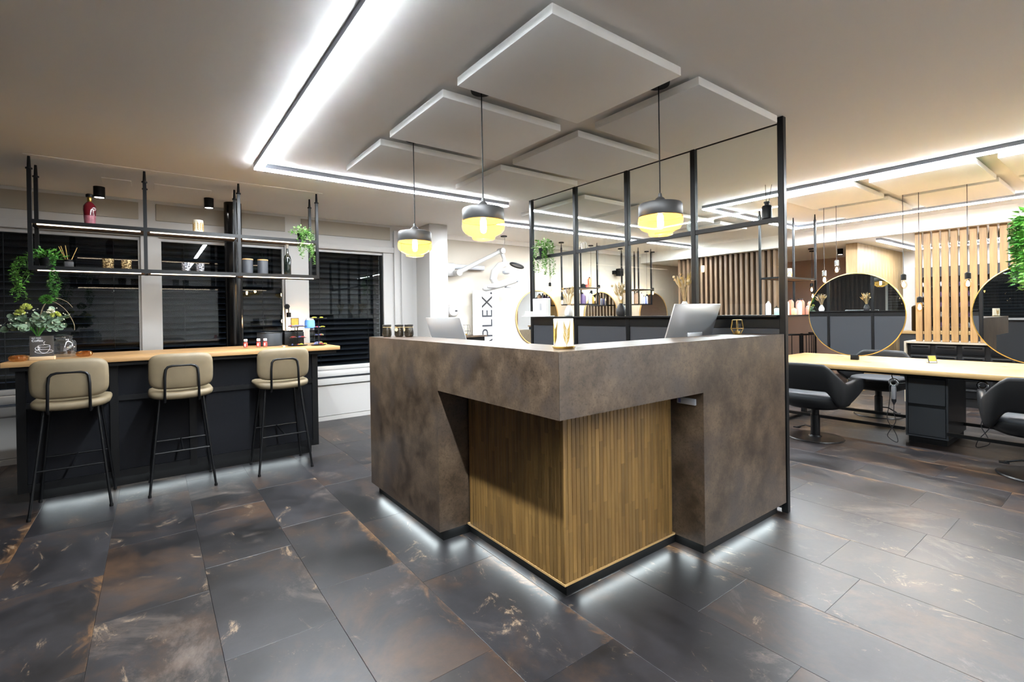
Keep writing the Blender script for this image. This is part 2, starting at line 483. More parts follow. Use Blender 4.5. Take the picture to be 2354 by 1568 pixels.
def lettering(root, text, mat, size, loc, rot, world=True, name='lettering', ext=.0006, align='LEFT', space=1.):
    cu = bpy.data.curves.new(name, 'FONT'); cu.body = text; cu.size = size; cu.extrude = ext; cu.align_x = align
    cu.materials.append(MATS[mat])
    cu.space_character = space
    tmp = bpy.data.objects.new(name, cu); COL.objects.link(tmp)
    bpy.context.view_layer.update()
    me = bpy.data.meshes.new_from_object(tmp.evaluated_get(bpy.context.evaluated_depsgraph_get()))
    bpy.data.objects.remove(tmp)
    o = bpy.data.objects.new(name, me); COL.objects.link(o); o.parent = root
    o.location = Vector(loc) - (Vector(root.location) if world else Vector((0, 0, 0)))
    o.rotation_euler = rot
    return o

# ---------------------------------------------------------------- the room
HC = 2.5                # main ceiling
# floor: dark vinyl tiles laid in staggered columns along Y
floor = struct('floor', bx(-3.2, -3.0, -.06, 11.4, 6.42, -.004), 'slab')
TW, TL = .4115, .83
def in_view(x, y):
    d = Vector((x, y, 0))-Vector((0, 0, 1.28)); z = d.dot(_F)
    if z < .25: return None
    px = 1177+1103*d.dot(_R2)/z; py = 727.7-1103*d.dot(_U2)/z
    return z if (-60 < px < 2414 and py < 1640) else None
KNOWN = {-2: 3.171, -1: 2.669, 0: 2.912, 1: 2.35, 3: .761, 4: 1.166, 5: .836, 8: .707, 9: .947, 10: 1.414}   # cross joints seen in the photo
tiles = []
rng = random.Random(4)
for k in range(-8, 28):
    x0 = .197+k*TW
    y0 = KNOWN.get(k, rng.random()*TL)
    y0 -= math.ceil((y0+2.6)/TL)*TL
    while y0 < 6.15:
        ya, yb = y0, min(y0+TL, 6.40)
        if yb-ya > .05:
            tiles.append((x0, ya, yb))
        y0 += TL
tile_mesh = {}
def tile_b(L, g=.0005, c=.0011, t=.004):
    x0, x1, y0, y1 = g, TW-g, g, L-g
    vs = [(x0, y0, -t), (x1, y0, -t), (x1, y1, -t), (x0, y1, -t),
          (x0, y0, -c*.5), (x1, y0, -c*.5), (x1, y1, -c*.5), (x0, y1, -c*.5),
          (x0+c, y0+c, 0), (x1-c, y0+c, 0), (x1-c, y1-c, 0), (x0+c, y1-c, 0)]
    fs = [(0, 1, 5, 4), (1, 2, 6, 5), (2, 3, 7, 6), (3, 0, 4, 7), (4, 5, 9, 8), (5, 6, 10, 9), (6, 7, 11, 10), (7, 4, 8, 11), (8, 9, 10, 11)]
    return B().add(vs, fs)
seen, rest = [], []
for t in tiles:
    cs = [in_view(t[0]+a*TW, t[1]+b*(t[2]-t[1])) for a in (0, .5, 1) for b in (0, .5, 1)]
    cs = [c for c in cs if c]
    (seen if cs and t[0] < 8.4 else rest).append((min(cs) if cs else 99, t))
seen.sort()
for i, (d, t) in enumerate(seen):
    if i >= 290: rest.append((d, t)); continue
    L = round(t[2]-t[1], 3)
    if L not in tile_mesh: tile_mesh[L] = tile_b(L).mesh('floor_tile', 'floor_tile', 10)
    obj('floor_tile', tile_mesh[L], None, floor, (t[0], t[1], 0))
fb = B()
for d, t in rest:
    b = tile_b(t[2]-t[1]); b.xf(Matrix.Translation((t[0], t[1], 0))); fb.add(b.v, b.f)
o = obj('tile_field', fb, 'floor_tile', floor, angle=10); o['kind'] = 'stuff'

# ceiling, lowered soffit over the rear zone
struct('ceiling', bx(-3.2, -3.0, HC, 8.2, 6.6, HC+.12), 'ceiling')
struct('ceiling_soffit', bx(8.2, -3.0, 2.3, 11.4, 6.6, HC+.12), 'ceiling')
# outer walls
struct('wall_left', bx(-3.35, -3.0, 0, -3.2, 6.6, HC), 'dark_wall')
struct('wall_front', bx(-3.2, -3.15, 0, 11.4, -3.0, HC), 'white_matt')
struct('wall_right', bx(11.4, -3.0, 0, 11.55, 6.6, 2.3), 'rosy')
struct('wall_back', bx(3.23, 6.42, 0, 11.4, 6.57, HC), 'beige')
struct('trim_1', bx(3.23, 6.39, 2.43, 8.2, 6.42, HC), 'white_matt')
struct('wall_column', rbx(2.956, 5.75, 0, 3.232, 6.57, HC, r=.006), 'white')

# window wall: lintel, piers, parapet
YW = 6.15
ww = B()
ww.box(-3.2, YW, 2.13, 2.956, 6.42, HC)
ww.box(-3.2, YW, 0, 2.956, 6.42, .50)
ww.box(-.083, YW-.02, .50, .063, 6.42, 2.13)
ww.box(1.262, YW-.02, .50, 1.515, 6.42, 2.13)
ww.box(2.478, YW, .50, 2.956, 6.42, 2.13)
wall_w = struct('wall_window', ww, 'white')
for a, b in ((-2.6, -.095), (.045, 1.272), (1.45, 2.575)):
    struct('lintel_panel', rbx(a, YW-.012, 2.295, b, YW, 2.468, r=.003, seg=1), 'warm_panel', wall_w)
struct('lintel_rail', rbx(-3.2, YW-.03, 2.125, 2.62, YW, 2.20, r=.006), 'white', wall_w)
struct('window_board', rbx(-3.2, YW-.075, .545, 2.62, YW+.02, .615, r=.006), 'white', wall_w)
struct('apron_strip', rbx(-3.2, YW-.045, .44, 2.9, YW, .52, r=.004), 'white', wall_w)
for a, b in ((-3.2, -2.05), (-2.045, -.9), (-.895, .25), (.255, 1.4), (1.405, 2.9)):
    struct('apron_panel', rbx(a, YW-.022, .055, b, YW, .425, r=.003, seg=1), 'white', wall_w)
struct('baseboard_window', bx(-3.2, YW-.035, 0, 2.956, YW, .05), 'white')
struct('trim_2', rbx(2.62, YW-.03, 0, 2.70, YW, 2.43, r=.006), 'white')
struct('trim_3', rbx(2.725, YW-.018, 0, 2.90, YW, 2.45, r=.006), 'white')
# windows with frame and pane, dark slatted blinds hanging outside behind the glass
WINS = ((-2.6, -1.34), (-1.30, -.083), (.063, 1.262), (1.515, 2.478))
for k, (a, b) in enumerate(WINS):
    win = struct('window_%d' % (k+1), rbx(a, YW+.03, .615, b, YW+.09, .665, r=.004), 'white')
    t = .038
    struct('frame_rail', bx(a, YW+.03, 2.13-t, b, YW+.09, 2.13), 'white', win)
    struct('frame_stile', bx(a, YW+.03, .665, a+t*.6, YW+.09, 2.13-t), 'white', win)
    struct('frame_stile', bx(b-t*.6, YW+.03, .665, b, YW+.09, 2.13-t), 'black' if k == 3 else 'white', win)
    struct('pane', bx(a+t*.6, YW+.055, .665, b-t*.6, YW+.061, 2.13-t), 'window_glass', win)
    names = ('dark slatted blind behind the window at the far end of the bar', 'dark slatted blind behind the pane with the flower bouquet in front',
             'dark slatted blind behind the pane crossed by the black column', 'dark slatted blind in the window beside the reception desk')
    bl = thing('window_blind', names[k], 'blind', ((a+b)/2, YW+.17, .60), group='outdoor blinds behind the glass')
    Wd = (b-a)/2+.015
    sl = B()
    pr = [(-.035, -.012), (-.02, .004), (0, .010), (.02, .004), (.035, -.012)]
    vs = [(-Wd, p, q) for p, q in pr]+[(Wd, p, q) for p, q in pr]
    sl.add(vs, [(i, i+1, 6+i, 5+i) for i in range(4)]); sl.xf(Matrix.Rotation(math.radians(-62), 4, 'X'))
    sm = sl.mesh('slat', 'blind', 60)
    z = .03
    while z < 1.60:
        obj('slat', sm, None, bl, (0, 0, z)); z += .066
    for u in (-.62, .62):
        part(bl, 'cord', B().cyl((u*Wd, -.045, 0), (u*Wd, -.045, 1.62), .004, n=6), 'black')
# long window in the left wall, seen only in the mirrors
w5 = struct('window_5', rbx(-3.2, -.6, .98, -3.06, 4.2, 1.03, r=.004), 'white')
struct('frame_rail', bx(-3.2, -.6, 2.16, -3.14, 4.2, 2.22), 'white', w5)
for y in (-.6, .98, 2.56, 4.15):
    struct('frame_stile', bx(-3.2, y, 1.03, -3.15, y+.05, 2.16), 'white', w5)
for y in (-.55, 1.03, 2.61):
    struct('pane', bx(-3.172, y, 1.03, -3.168, y+1.53, 2.16), 'window_glass', w5)
for k in range(16):
    struct('slat', bx(-3.198, -.55, 1.05+k*.07, -3.185, 4.15, 1.10+k*.07), 'blind', w5)
# black round column in front of the windows
struct('column_round', B().lathe([(.082, 0), (.082, HC)], (.70, 5.85, 0), 36), 'black_gloss')
# ceiling hatches near the windows
for k, (a, b, c, d) in enumerate(((-.33, 5.36, -.13, 5.56), (.03, 5.36, .47, 5.60))):
    struct('trim_%d' % (4+k), B().rbox(a, b, HC-.006, c, d, HC, r=.002, seg=1), 'ceiling')

# rear zone walls
struct('wall_stair', bx(10.85, 2.85, 0, 11.0, 6.42, 2.3), 'rosy')
wo = struct('wall_oak', bx(8.68, 2.72, 0, 10.9, 2.86, 2.3), 'panel_oak')
for k in range(15):
    struct('oak_board', rbx(8.68+k*.148, 2.705, .0, 8.68+k*.148+.145, 2.72, 2.296, r=.003, seg=1), 'panel_oak', wo)
struct('oak_end', rbx(8.665, 2.705, 0, 8.68, 2.86, 2.296, r=.003, seg=1), 'panel_oak', wo)
struct('wall_rear', bx(10.9, -3.0, 0, 11.0, 2.72, 2.3), 'white_matt')
struct('wall_taupe', bx(8.44, 3.70, 0, 8.54, 5.66, 2.3), 'taupe_panel')

# ---------------------------------------------------------------- ceiling light lines
def led(name, label, segs, z=HC, w_=.060, h=.046, mat='led'):
    """segs: boxes (x0,y0,x1,y1) of the line, drawn as one angled profile"""
    x, y = segs[0][:2]
    r = thing(name, label, 'light', (x, y, z-h), group='white ceiling light lines')
    hb, db, sb_ = B(), B(), B()
    for (x0, y0, x1, y1) in segs:
        a, b, c, d = x0-w_/2, y0-w_/2, x1+w_/2, y1+w_/2
        hb.box(a, b, z-h+.014, c, d, z)
        a += .002; b += .002; c -= .002; d -= .002
        db.box(a, b, z-h, c, d, z-h+.001)
        zt, zb = z-h+.014, z-h+.001
        sb_.add([(a, b, zb), (c, b, zb), (c, d, zb), (a, d, zb), (a, b, zt), (c, b, zt), (c, d, zt), (a, d, zt)], [(0, 1, 5, 4), (1, 2, 6, 5), (2, 3, 7, 6), (3, 0, 4, 7)])
    part(r, 'housing', hb, 'profile', True)
    dd = part(r, 'diffuser', db, mat, True, label='glowing white diffuser')
    obj('diffuser_side', sb_, 'led_side', dd)
    return r
led('ceiling_light_line', 'L-shaped white light line on the ceiling over the reception floor', [(.69, -2.4, .69, 4.23), (.748, 4.23, 3.10, 4.23)])
led('ceiling_light_line', 'U-shaped white light line framing the ceiling panels over the styling table', [(5.14, -2.4, 5.14, 3.09), (5.198, 3.09, 7.442, 3.09), (7.5, -2.4, 7.5, 3.09)])
led('ceiling_light_line', 'straight white light line along the ceiling near the wall with round mirrors', [(3.35, 5.10, 8.12, 5.10)], mat='led_wall')
led('ceiling_light_line', 'short angled white light line under the lowered ceiling beside the slat screen', [(8.42, 2.36, 10.15, 2.36), (10.208, -.4, 10.208, 2.36)], z=2.3, mat='led_low')

# acoustic ceiling panels
def cpanel(x0, y0, x1, y1, label):
    r = thing('ceiling_panel', label, 'ceiling panel', ((x0+x1)/2, (y0+y1)/2, 2.43), group='white acoustic panels under the ceiling')
    part(r, 'panel', rbx(x0, y0, 2.43, x1, y1, 2.474, r=.004), 'acoustic', True)
    for sx in (.2, .8):
        for sy in (.2, .8):
            part(r, 'spacer', bx(x0+(x1-x0)*sx-.02, y0+(y1-y0)*sy-.02, 2.474, x0+(x1-x0)*sx+.02, y0+(y1-y0)*sy+.02, HC), 'white', True)
rows = ((1.372, 2.088), (2.235, 2.945), (3.10, 3.81)); cols = ((1.243, 2.083), (2.235, 3.085))
rown = ('front row', 'middle row', 'back row')
for i, (y0, y1) in enumerate(rows):
    for j, (x0, x1) in enumerate(cols):
        cpanel(x0, y0, x1, y1, 'white square acoustic panel over the reception desk, %s, %s' % (rown[i], ('light line side', 'glass partition side')[j]))
for i, (y0, y1) in enumerate(((0.0, .71), (.835, 1.545), (1.665, 2.33))):
    for j, (x0, x1) in enumerate(((5.255, 6.11), (6.235, 7.09))):
        cpanel(x0, y0, x1, y1, 'white acoustic panel above the styling table, %s, %s' % (('at the picture edge', 'middle pair', 'pair beside the product shelf')[i], ('near side', 'far side')[j]))
for i, x0 in enumerate((3.50, 4.34, 5.18, 6.03)):
    cpanel(x0, 3.42, x0+.70, 4.46, 'white acoustic panel seen through the glass partition, %s from its far post' % ('first', 'second', 'third', 'fourth')[i])

# surface spotlights
def spot(x, y, z, label, e=8):
    r = thing('ceiling_spot', label, 'spotlight', (x, y, z-.10), group='black cylinder spots')
    part(r, 'housing', B().lathe([(.034, .006), (.042, 0), (.042, .10)], n=24, cap0=False), 'black')
    part(r, 'lens', B().lathe([(.034, .004), (.034, .008)], n=24), 'spot_disc', label='lit white lens')
    l = bpy.data.lights.new('spot_beam', 'SPOT'); l.energy = e; l.color = (1, .93, .84); l.spot_size = 1.1; l.spot_blend = .6; l.shadow_soft_size = .03
    lo = bpy.data.objects.new('spot_beam', l); COL.objects.link(lo); lo.parent = r; lo.location = (0, 0, -.01)
spot(-.371, 5.77, HC, 'black cylinder ceiling spot above the red bottle')
spot(.477, 5.73, HC, 'black cylinder ceiling spot beside the round black column')
spot(9.3, 3.15, 2.3, 'black cylinder ceiling spot above the round mirror')

# ---------------------------------------------------------------- reception desk
XF, YF, ZT = 1.262, 1.385, 1.13
desk = thing('reception_desk', 'brown stone-look L-shaped reception desk with a recessed oak-strip corner', 'desk', (2.0, 2.2, 0))
def dp(name, b, mat, **k): return part(desk, name, b, mat, True, **k)
dp('end_block', bx(XF, 2.383, .07, 1.53, 3.42, ZT), 'stone')
dp('end_block', bx(2.26, YF, .07, 3.17, 1.665, ZT), 'stone')
# upper band with a mitred joint at the corner
lb = B().add([(XF, YF, .861), (1.53, 1.665, .861), (1.53, 2.383, .861), (XF, 2.383, .861), (XF, YF, ZT), (1.53, 1.665, ZT), (1.53, 2.383, ZT), (XF, 2.383, ZT)],
             [(0, 3, 2, 1), (4, 5, 6, 7), (0, 1, 5, 4), (1, 2, 6, 5), (2, 3, 7, 6), (3, 0, 4, 7)])
dp('counter_band', lb, 'stone')
rb = B().add([(XF+.0012, YF, .861), (2.26, YF, .861), (2.26, 1.665, .861), (1.5312, 1.665, .861), (XF+.0012, YF, ZT), (2.26, YF, ZT), (2.26, 1.665, ZT), (1.5312, 1.665, ZT)],
             [(0, 3, 2, 1), (4, 5, 6, 7), (0, 1, 5, 4), (1, 2, 6, 5), (2, 3, 7, 6), (3, 0, 4, 7)])
dp('counter_band', rb, 'stone')
# oak strips
dp('backing_board', B().box(1.459, 1.579, .07, 1.49, 2.383, .861).box(1.49, 1.579, .07, 2.26, 1.62, .861), 'slab')
SW = .0256
def strip(wd):
    c = .0022
    pr = [(0, .012), (0, c), (c, 0), (wd-c, 0), (wd, c), (wd, .012)]
    vs = [(p, q, 0) for p, q in pr]+[(p, q, .783) for p, q in pr]
    return B().add(vs, [(i, i+1, 7+i, 6+i) for i in range(5)]+[tuple(range(5, -1, -1)), tuple(range(6, 12))])
sm = strip(SW-.0016).mesh('oak_strip', 'oak_strip', 20)
n = 0
y = 1.567
while y+SW < 2.384:
    o = obj('oak_strip', sm, None, desk); o.location = Vector((1.445, y+SW-.0016, .078))-desk.location; o.rotation_euler = (0, 0, -PI/2); y += SW
x = 1.447
while x+SW < 2.262:
    o = obj('oak_strip', sm, None, desk); o.location = Vector((x, 1.565, .078))-desk.location; x += SW
dp('oak_edge', B().box(1.443, 1.563, .068, 1.46, 2.383, .078), 'oak_trim')
dp('oak_edge', B().box(1.46, 1.563, .068, 2.26, 1.58, .078), 'oak_trim')
dp('corner_post', rbx(1.444, 1.564, .078, 1.458, 1.578, .861, r=.003), 'oak_strip')
# plinth
dp('plinth', B().box(1.305, 2.42, 0, 1.49, 3.385, .07), 'black')
dp('plinth', B().box(1.484, 1.598, 0, 1.53, 2.42, .07), 'black')
dp('plinth', B().box(1.53, 1.598, 0, 2.31, 1.64, .07), 'black')
dp('plinth', B().box(2.31, 1.427, 0, 3.14, 1.64, .07), 'black')
def glow(p0, p1, out):
    """thin light strip tucked under the body, tipped outwards"""
    p0, p1, out = Vector(p0), Vector(p1), Vector(out)
    a = Vector((0, 0, .010))+out*.0; b_ = Vector((0, 0, 0))-out*.012
    q = B().add([p0+a+out*.008, p1+a+out*.008, p1+b_, p0+b_], [(0, 1, 2, 3)])
    return dp('plinth_light', q, 'led_plinth')
glow((1.292, 2.47, .052), (1.292, 3.34, .052), (-1, 0, 0))
glow((1.34, 2.408, .052), (1.45, 2.408, .052), (0, -1, 0))
glow((1.472, 1.66, .052), (1.472, 2.34, .052), (-1, 0, 0))
glow((1.56, 1.586, .052), (2.24, 1.586, .052), (0, -1, 0))
glow((2.298, 1.46, .052), (2.298, 1.56, .052), (-1, 0, 0))
glow((2.35, 1.415, .052), (3.08, 1.415, .052), (0, -1, 0))
# lower work surface behind the counter
dp('work_surface', B().box(1.53, 1.665, .76, 2.20, 3.40, .80), 'stone')
dp('work_surface', B().box(2.20, 1.665, .76, 3.165, 2.35, .80), 'stone')
dp('side_panel', B().box(1.53, 3.36, 0, 2.18, 3.40, .76), 'stone')
sk = thing('socket_box', 'small grey socket box high up in the dark niche of the desk', 'socket box', (2.254, 1.48, .79))
part(sk, 'housing', rbx(-.006, -.055, 0, .006, .055, .034, r=.003), 'dryer_grey')
part(sk, 'blue_tab', bx(-.0075, .03, .006, -.006, .044, .028), 'blue_pack')

# ---------------------------------------------------------------- glass partition
par = thing('glass_partition', 'black steel partition with glass panes above grey panels beside the reception desk', 'partition', (3.2, 2.65, 0))
PY = (1.40, 2.016, 2.634, 3.249, 3.90)
for i, y in enumerate(PY):
    top = HC if i in (0, 4) else 2.465
    part(par, 'post', rbx(3.18, y-.019, 0, 3.22, y+.019, top, r=.003, seg=1), 'black_satin', True)
for i in range(4):
    a, b = PY[i]+.019, PY[i+1]-.019
    part(par, 'rail', bx(3.183, a, 1.842, 3.217, b, 1.872), 'black_satin', True)
    part(par, 'rail', bx(3.183, a, 1.165, 3.217, b, 1.235), 'black_satin', True)
    part(par, 'rail', bx(3.183, a, .10, 3.217, b, .15), 'black_satin', True)
    part(par, 'top_edge', bx(3.194, a, 2.460, 3.206, b, 2.467), 'black_satin', True)
    part(par, 'pane', bx(3.197, a, 1.872, 3.203, b, 2.460), 'glass', True)
    part(par, 'pane', bx(3.197, a, 1.250, 3.203, b, 1.842), 'glass', True)
    part(par, 'panel', bx(3.19, a, .15, 3.21, b, 1.165), 'graphite', True)
    part(par, 'panel', bx(3.19, a, .02, 3.21, b, .10), 'graphite', True)
part(par, 'ledge', rbx(3.15, 1.42, 1.235, 3.25, 3.88, 1.250, r=.002, seg=1), 'black_satin', True)

# ---------------------------------------------------------------- amber pendants
def pendant(x, y, label):
    r = thing('pendant_lamp', label, 'pendant lamp', (x, y, 1.685), group='amber glass pendants over the reception desk')
    part(r, 'canopy', B().lathe([(.055, HC-.024-1.685), (.058, HC-.012-1.685), (.058, HC-1.685)], n=28), 'black')
    part(r, 'cord', B().tube([(0, 0, .21), (.002, .001, .42), (0, 0, .62), (0, 0, .80)], .0032, 6), 'black')
    part(r, 'socket', B().lathe([(.036, .168), (.034, .178), (.022, .196), (.011, .204), (.008, .222), (.004, .225)], n=20), 'lamp_cap')
    part(r, 'shade_cap', B().lathe([(.108, .099), (.111, .097), (.1125, .099), (.1125, .158), (.108, .166), (.098, .169), (.03, .169)], n=48, cap0=False), 'lamp_cap')
    g = part(r, 'glass_bowl', B().lathe([(.109, .098), (.114, .090), (.1155, .070), (.112, .052), (.098, .034), (.070, .020), (.062, .016), (.061, .003), (.056, 0), (.02, 0)], n=48, cap0=False, cap1=True), 'amber', label='amber glass bowl')
    part(r, 'glass_rim', B().tube(ring((0, 0, .098), .1125, 48, 'z'), .0018, 6, True), 'brass')
    bl = part(r, 'bulb', B().lathe([(.004, .030), (.016, .034), (.021, .048), (.021, .10), (.014, .118), (.013, .135)], n=20), 'bulb_glass')
    obj('filament', B().lathe([(.004, .034), (.013, .039), (.0165, .052), (.0165, .098), (.011, .112), (.004, .116)], n=10), 'filament', bl)
    obj('bulb_cap', B().lathe([(.0135, .118), (.0135, .168)], n=16), 'brass', bl)
pendant(1.436, 2.160, 'amber glass pendant lamp over the middle of the reception desk')
pendant(1.444, 3.020, 'amber glass pendant lamp over the desk end with the dark jars')
pendant(2.160, 1.559, 'amber glass pendant lamp in front of the glass partition')

# ---------------------------------------------------------------- computers
def computer(x, y, rz, ztop, tilt, label):
    r = thing('computer', label, 'computer', (x, y, .80), rz, group='aluminium computers on the desk')
    W, H_, th = .528, .315, .026
    zb = ztop-.80-H_*math.cos(tilt)
    b = B(); n = 10; vs = []
    bm_ = B().rbox(-W/2, -.004, 0, W/2, .006, H_, r=.0035)
    M = Matrix.Translation((0, 0, zb)) @ Matrix.Rotation(tilt, 4, 'X')
    part(r, 'display_edge', bm_.xf(M), 'alu')
    hb = B(); g = 14
    pts = []
    for i in range(g+1):
        for j in range(g+1):
            u, v = i/g*2-1, j/g*2-1
            d = max(0, (1-u**4)*(1-v**4))
            pts.append((u*W/2*.995, -.004-.028*d, H_/2+v*H_/2*.992))
    hb.add(pts, [(i*(g+1)+j, i*(g+1)+j+1, (i+1)*(g+1)+j+1, (i+1)*(g+1)+j) for i in range(g) for j in range(g)])
    part(r, 'back_shell', hb.xf(M), 'alu', angle=60)
    part(r, 'screen', bx(-W/2+.008, .006, .008, W/2-.008, .0072, H_-.008).xf(M), 'black_gloss')
    part(r, 'stand', B().rbox(-.085, -.075, .0, .085, .095, .008, r=.003).rbox(-.085, -.075, .006, .085, -.066, zb+.11, r=.003), 'alu')
    return r
computer(2.875, 1.89, 0, 1.328, .34, 'silver computer seen from behind at the partition end of the desk')
computer(1.85, 3.225, -PI/2, 1.262, .31, 'pale silver computer seen from behind beside the three dark jars')

# ---------------------------------------------------------------- small things on the counter
def jar(x, y, label, tagang, kind):
    r = thing('tea_light_jar', label, 'jar', (x, y, ZT), tagang, group='dark jars on the reception counter')
    part(r, 'body', B().lathe([(.022, 0), (.029, .004), (.033, .016), (.033, .036), (.029, .060), (.0275, .070), (.0275, .074)], n=28), 'jar_dark')
    part(r, 'lid', B().lathe([(.029, .074), (.031, .076), (.031, .086), (.029, .088)], n=28), 'jar_lid')
    part(r, 'twine', B().tube(ring((0, 0, .069), .0292, 28, 'z'), .0022, 6, True).tube([(-.029, 0, .069), (-.036, .002, .072), (-.041, 0, .068), (-.036, -.003, .064), (-.029, 0, .067)], .0018, 5), 'twine')
    if kind:
        t = part(r, 'paper_tag', B().cyl((-.0335, .0, .053), (-.0352, 0, .053), .013, n=20), 'straw_pale', label='round paper tag')
jar(1.353, 3.309, 'dark jar with twine bow, at the outer end of the three', 1.9, 0)
jar(1.410, 3.226, 'dark jar with a round tag, between the other two jars', .55, 1)
jar(1.455, 3.163, 'dark jar with a leaning tag, closest to the computer', .0, 1)
# candle with pressed wheat on a plate
cd = thing('wheat_candle', 'cream pillar candle with pressed wheat on a brass plate at the desk corner', 'candle', (1.402, 1.506, ZT))
part(cd, 'plate', B().lathe([(.040, 0), (.044, .001), (.050, .010), (.0485, .0115), (.043, .006), (.01, .006)], n=40), 'brass')
part(cd, 'wax', B().lathe([(.0405, .006), (.0425, .008), (.0425, .126), (.0405, .128), (.034, .125), (.002, .124)], n=40), 'cream_wax')
wb = B(); rng = random.Random(3)
def onwax(a, z, dr=.0012): return (math.cos(a)*(.0425+dr), math.sin(a)*(.0425+dr), z)
a0 = math.atan2(-1.5, -1.4)
for c, top in ((a0+.30, .095), (a0-1.05, .09), (a0+1.7, .09)):
    wb.tube([onwax(c+.02*k, .008+.014*k, .0004) for k in range(7)], .0008, 5)
    for k in range(9):
        for s_ in (-1, 1):
            z0 = .020+.0072*k; cc = c+.02*k/2; j_ = rng.uniform(.85, 1.1)
            wb.tube([onwax(cc, z0, .0002), onwax(cc+s_*.16*j_, z0+.012, .0006), onwax(cc+s_*.27*j_, z0+.026, .0006), onwax(cc+s_*.36*j_, z0+.044*j_, .0003)], [.0006, .0015, .0013, .0002], 5)
part(cd, 'pressed_wheat', wb, 'gold_paint')
# brass wire tealight holders
def wirelamp(x, y, z, label, s=1., mat='brass'):
    r = thing('tealight_holder', label, 'tealight holder', (x, y, z), .4)
    fr = B()
    lo = [(.022*s*math.cos(a), .022*s*math.sin(a), .003) for a in [PI/3*i for i in range(6)]]
    md = [(.041*s*math.cos(a), .041*s*math.sin(a), .038*s) for a in [PI/3*i for i in range(6)]]
    hi = [(.031*s*math.cos(a), .031*s*math.sin(a), .092*s) for a in [PI/3*i for i in range(6)]]
    for L in (lo, md, hi): fr.tube(L, .0017, 5, True)
    for i in range(6): fr.tube([lo[i], md[i], hi[i]], .0017, 5)
    part(r, 'wire_frame', fr, mat)
    part(r, 'glass_cup', B().lathe([(.017*s, .004), (.022*s, .008), (.024*s, .070*s)], n=20, cap1=False), 'clear_glass')
    part(r, 'tealight', B().lathe([(.016*s, .006), (.016*s, .022)], n=16), 'brass')
wirelamp(2.96, 1.575, ZT, 'brass wire tealight holder at the partition end of the counter')

# ---------------------------------------------------------------- things on the partition ledge
def bouquet(root, seed, h, spread, mats, z0):
    rng = random.Random(seed)
    bs = {m: B() for m in mats}
    for k in range(26):
        m = mats[k % len(mats)]; b = bs[m]
        a = rng.random()*2*PI; rr = spread*(.25+.75*rng.random()); hh = h*(.55+.45*rng.random())
        p0 = (rng.uniform(-.006, .006), rng.uniform(-.006, .006), z0-.03); p1 = (math.cos(a)*rr*.45, math.sin(a)*rr*.45, z0+hh*.55); p2 = (math.cos(a)*rr, math.sin(a)*rr, z0+hh)
        b.tube([p0, p1, p2], .0010, 4)
        d = Vector(p2)-Vector(p1)
        q = Vector(p1)*.6+Vector(p2)*.4
        t = rng.random()
        if t < .55:
            b.tube([q, q+d*.25, q+d*.6, q+d*1.0], [.001, .0075, .0065, .0008], 6)
        elif t < .75:
            b.ball(p2, .011, 8)
        else:
            for j in range(9):
                e = Vector((rng.uniform(-1, 1), rng.uniform(-1, 1), rng.uniform(0, 1.2))).normalized()
                b.leaf(q+d*(j/10), e, (0, 0, 1), .03, .007)
    nm = {'straw': 'wheat_stems', 'straw_pale': 'dried_grass', 'straw_pink': 'pampas_plume'}
    for m in mats: part(root, nm[m], bs[m], m)
def vase(y, label, mat, seed, h, spread, mats):
    r = thing('vase', label, 'vase', (3.2, y, 1.25), group='vases on the partition ledge')
    part(r, 'vase_body', B().lathe([(.026, 0), (.036, .006), (.043, .03), (.041, .05), (.030, .078), (.018, .098), (.015, .104), (.017, .108), (.013, .106), (.012, .09)], n=72, rib=.02, nrib=24), mat)
    bouquet(r, seed, h, spread, mats, .10)
vase(3.355, 'white ribbed vase of dried flowers behind the wheat candle', 'vase_white', 5, .19, .085, ('straw', 'straw_pale', 'straw_pink'))
vase(2.715, 'black ribbed vase of dried wheat and seed heads on the partition ledge', 'vase_black', 8, .17, .075, ('straw', 'straw_pale'))
vase(2.105, 'white vase of pale dried grasses behind the silver computer', 'vase_white', 12, .20, .085, ('straw_pale', 'straw'))
bd = tag(obj('white_tray', rbx(3.13, 3.64, 1.25, 3.27, 4.00, 1.258, r=.002, seg=1), 'white_plastic'), 'thin white tray on the far end of the partition ledge', 'tray')
bxk = thing('product_box', 'white product box with a grey picture at the end of the ledge', 'box', (3.2, 3.76, 1.258))
part(bxk, 'carton', rbx(-.03, -.105, 0, .03, .105, .178, r=.002, seg=1), 'white_plastic')
part(bxk, 'picture', rbx(-.0315, -.035, .055, -.030, -.003, .128, r=.0006, seg=1), 'print_grey', label='grey printed picture')
b2 = tag(obj('small_box', rbx(3.145, 3.88, 1.258, 3.19, 3.965, 1.305, r=.002, seg=1), 'white_plastic'), 'small low white box in front of the tall product box', 'box')
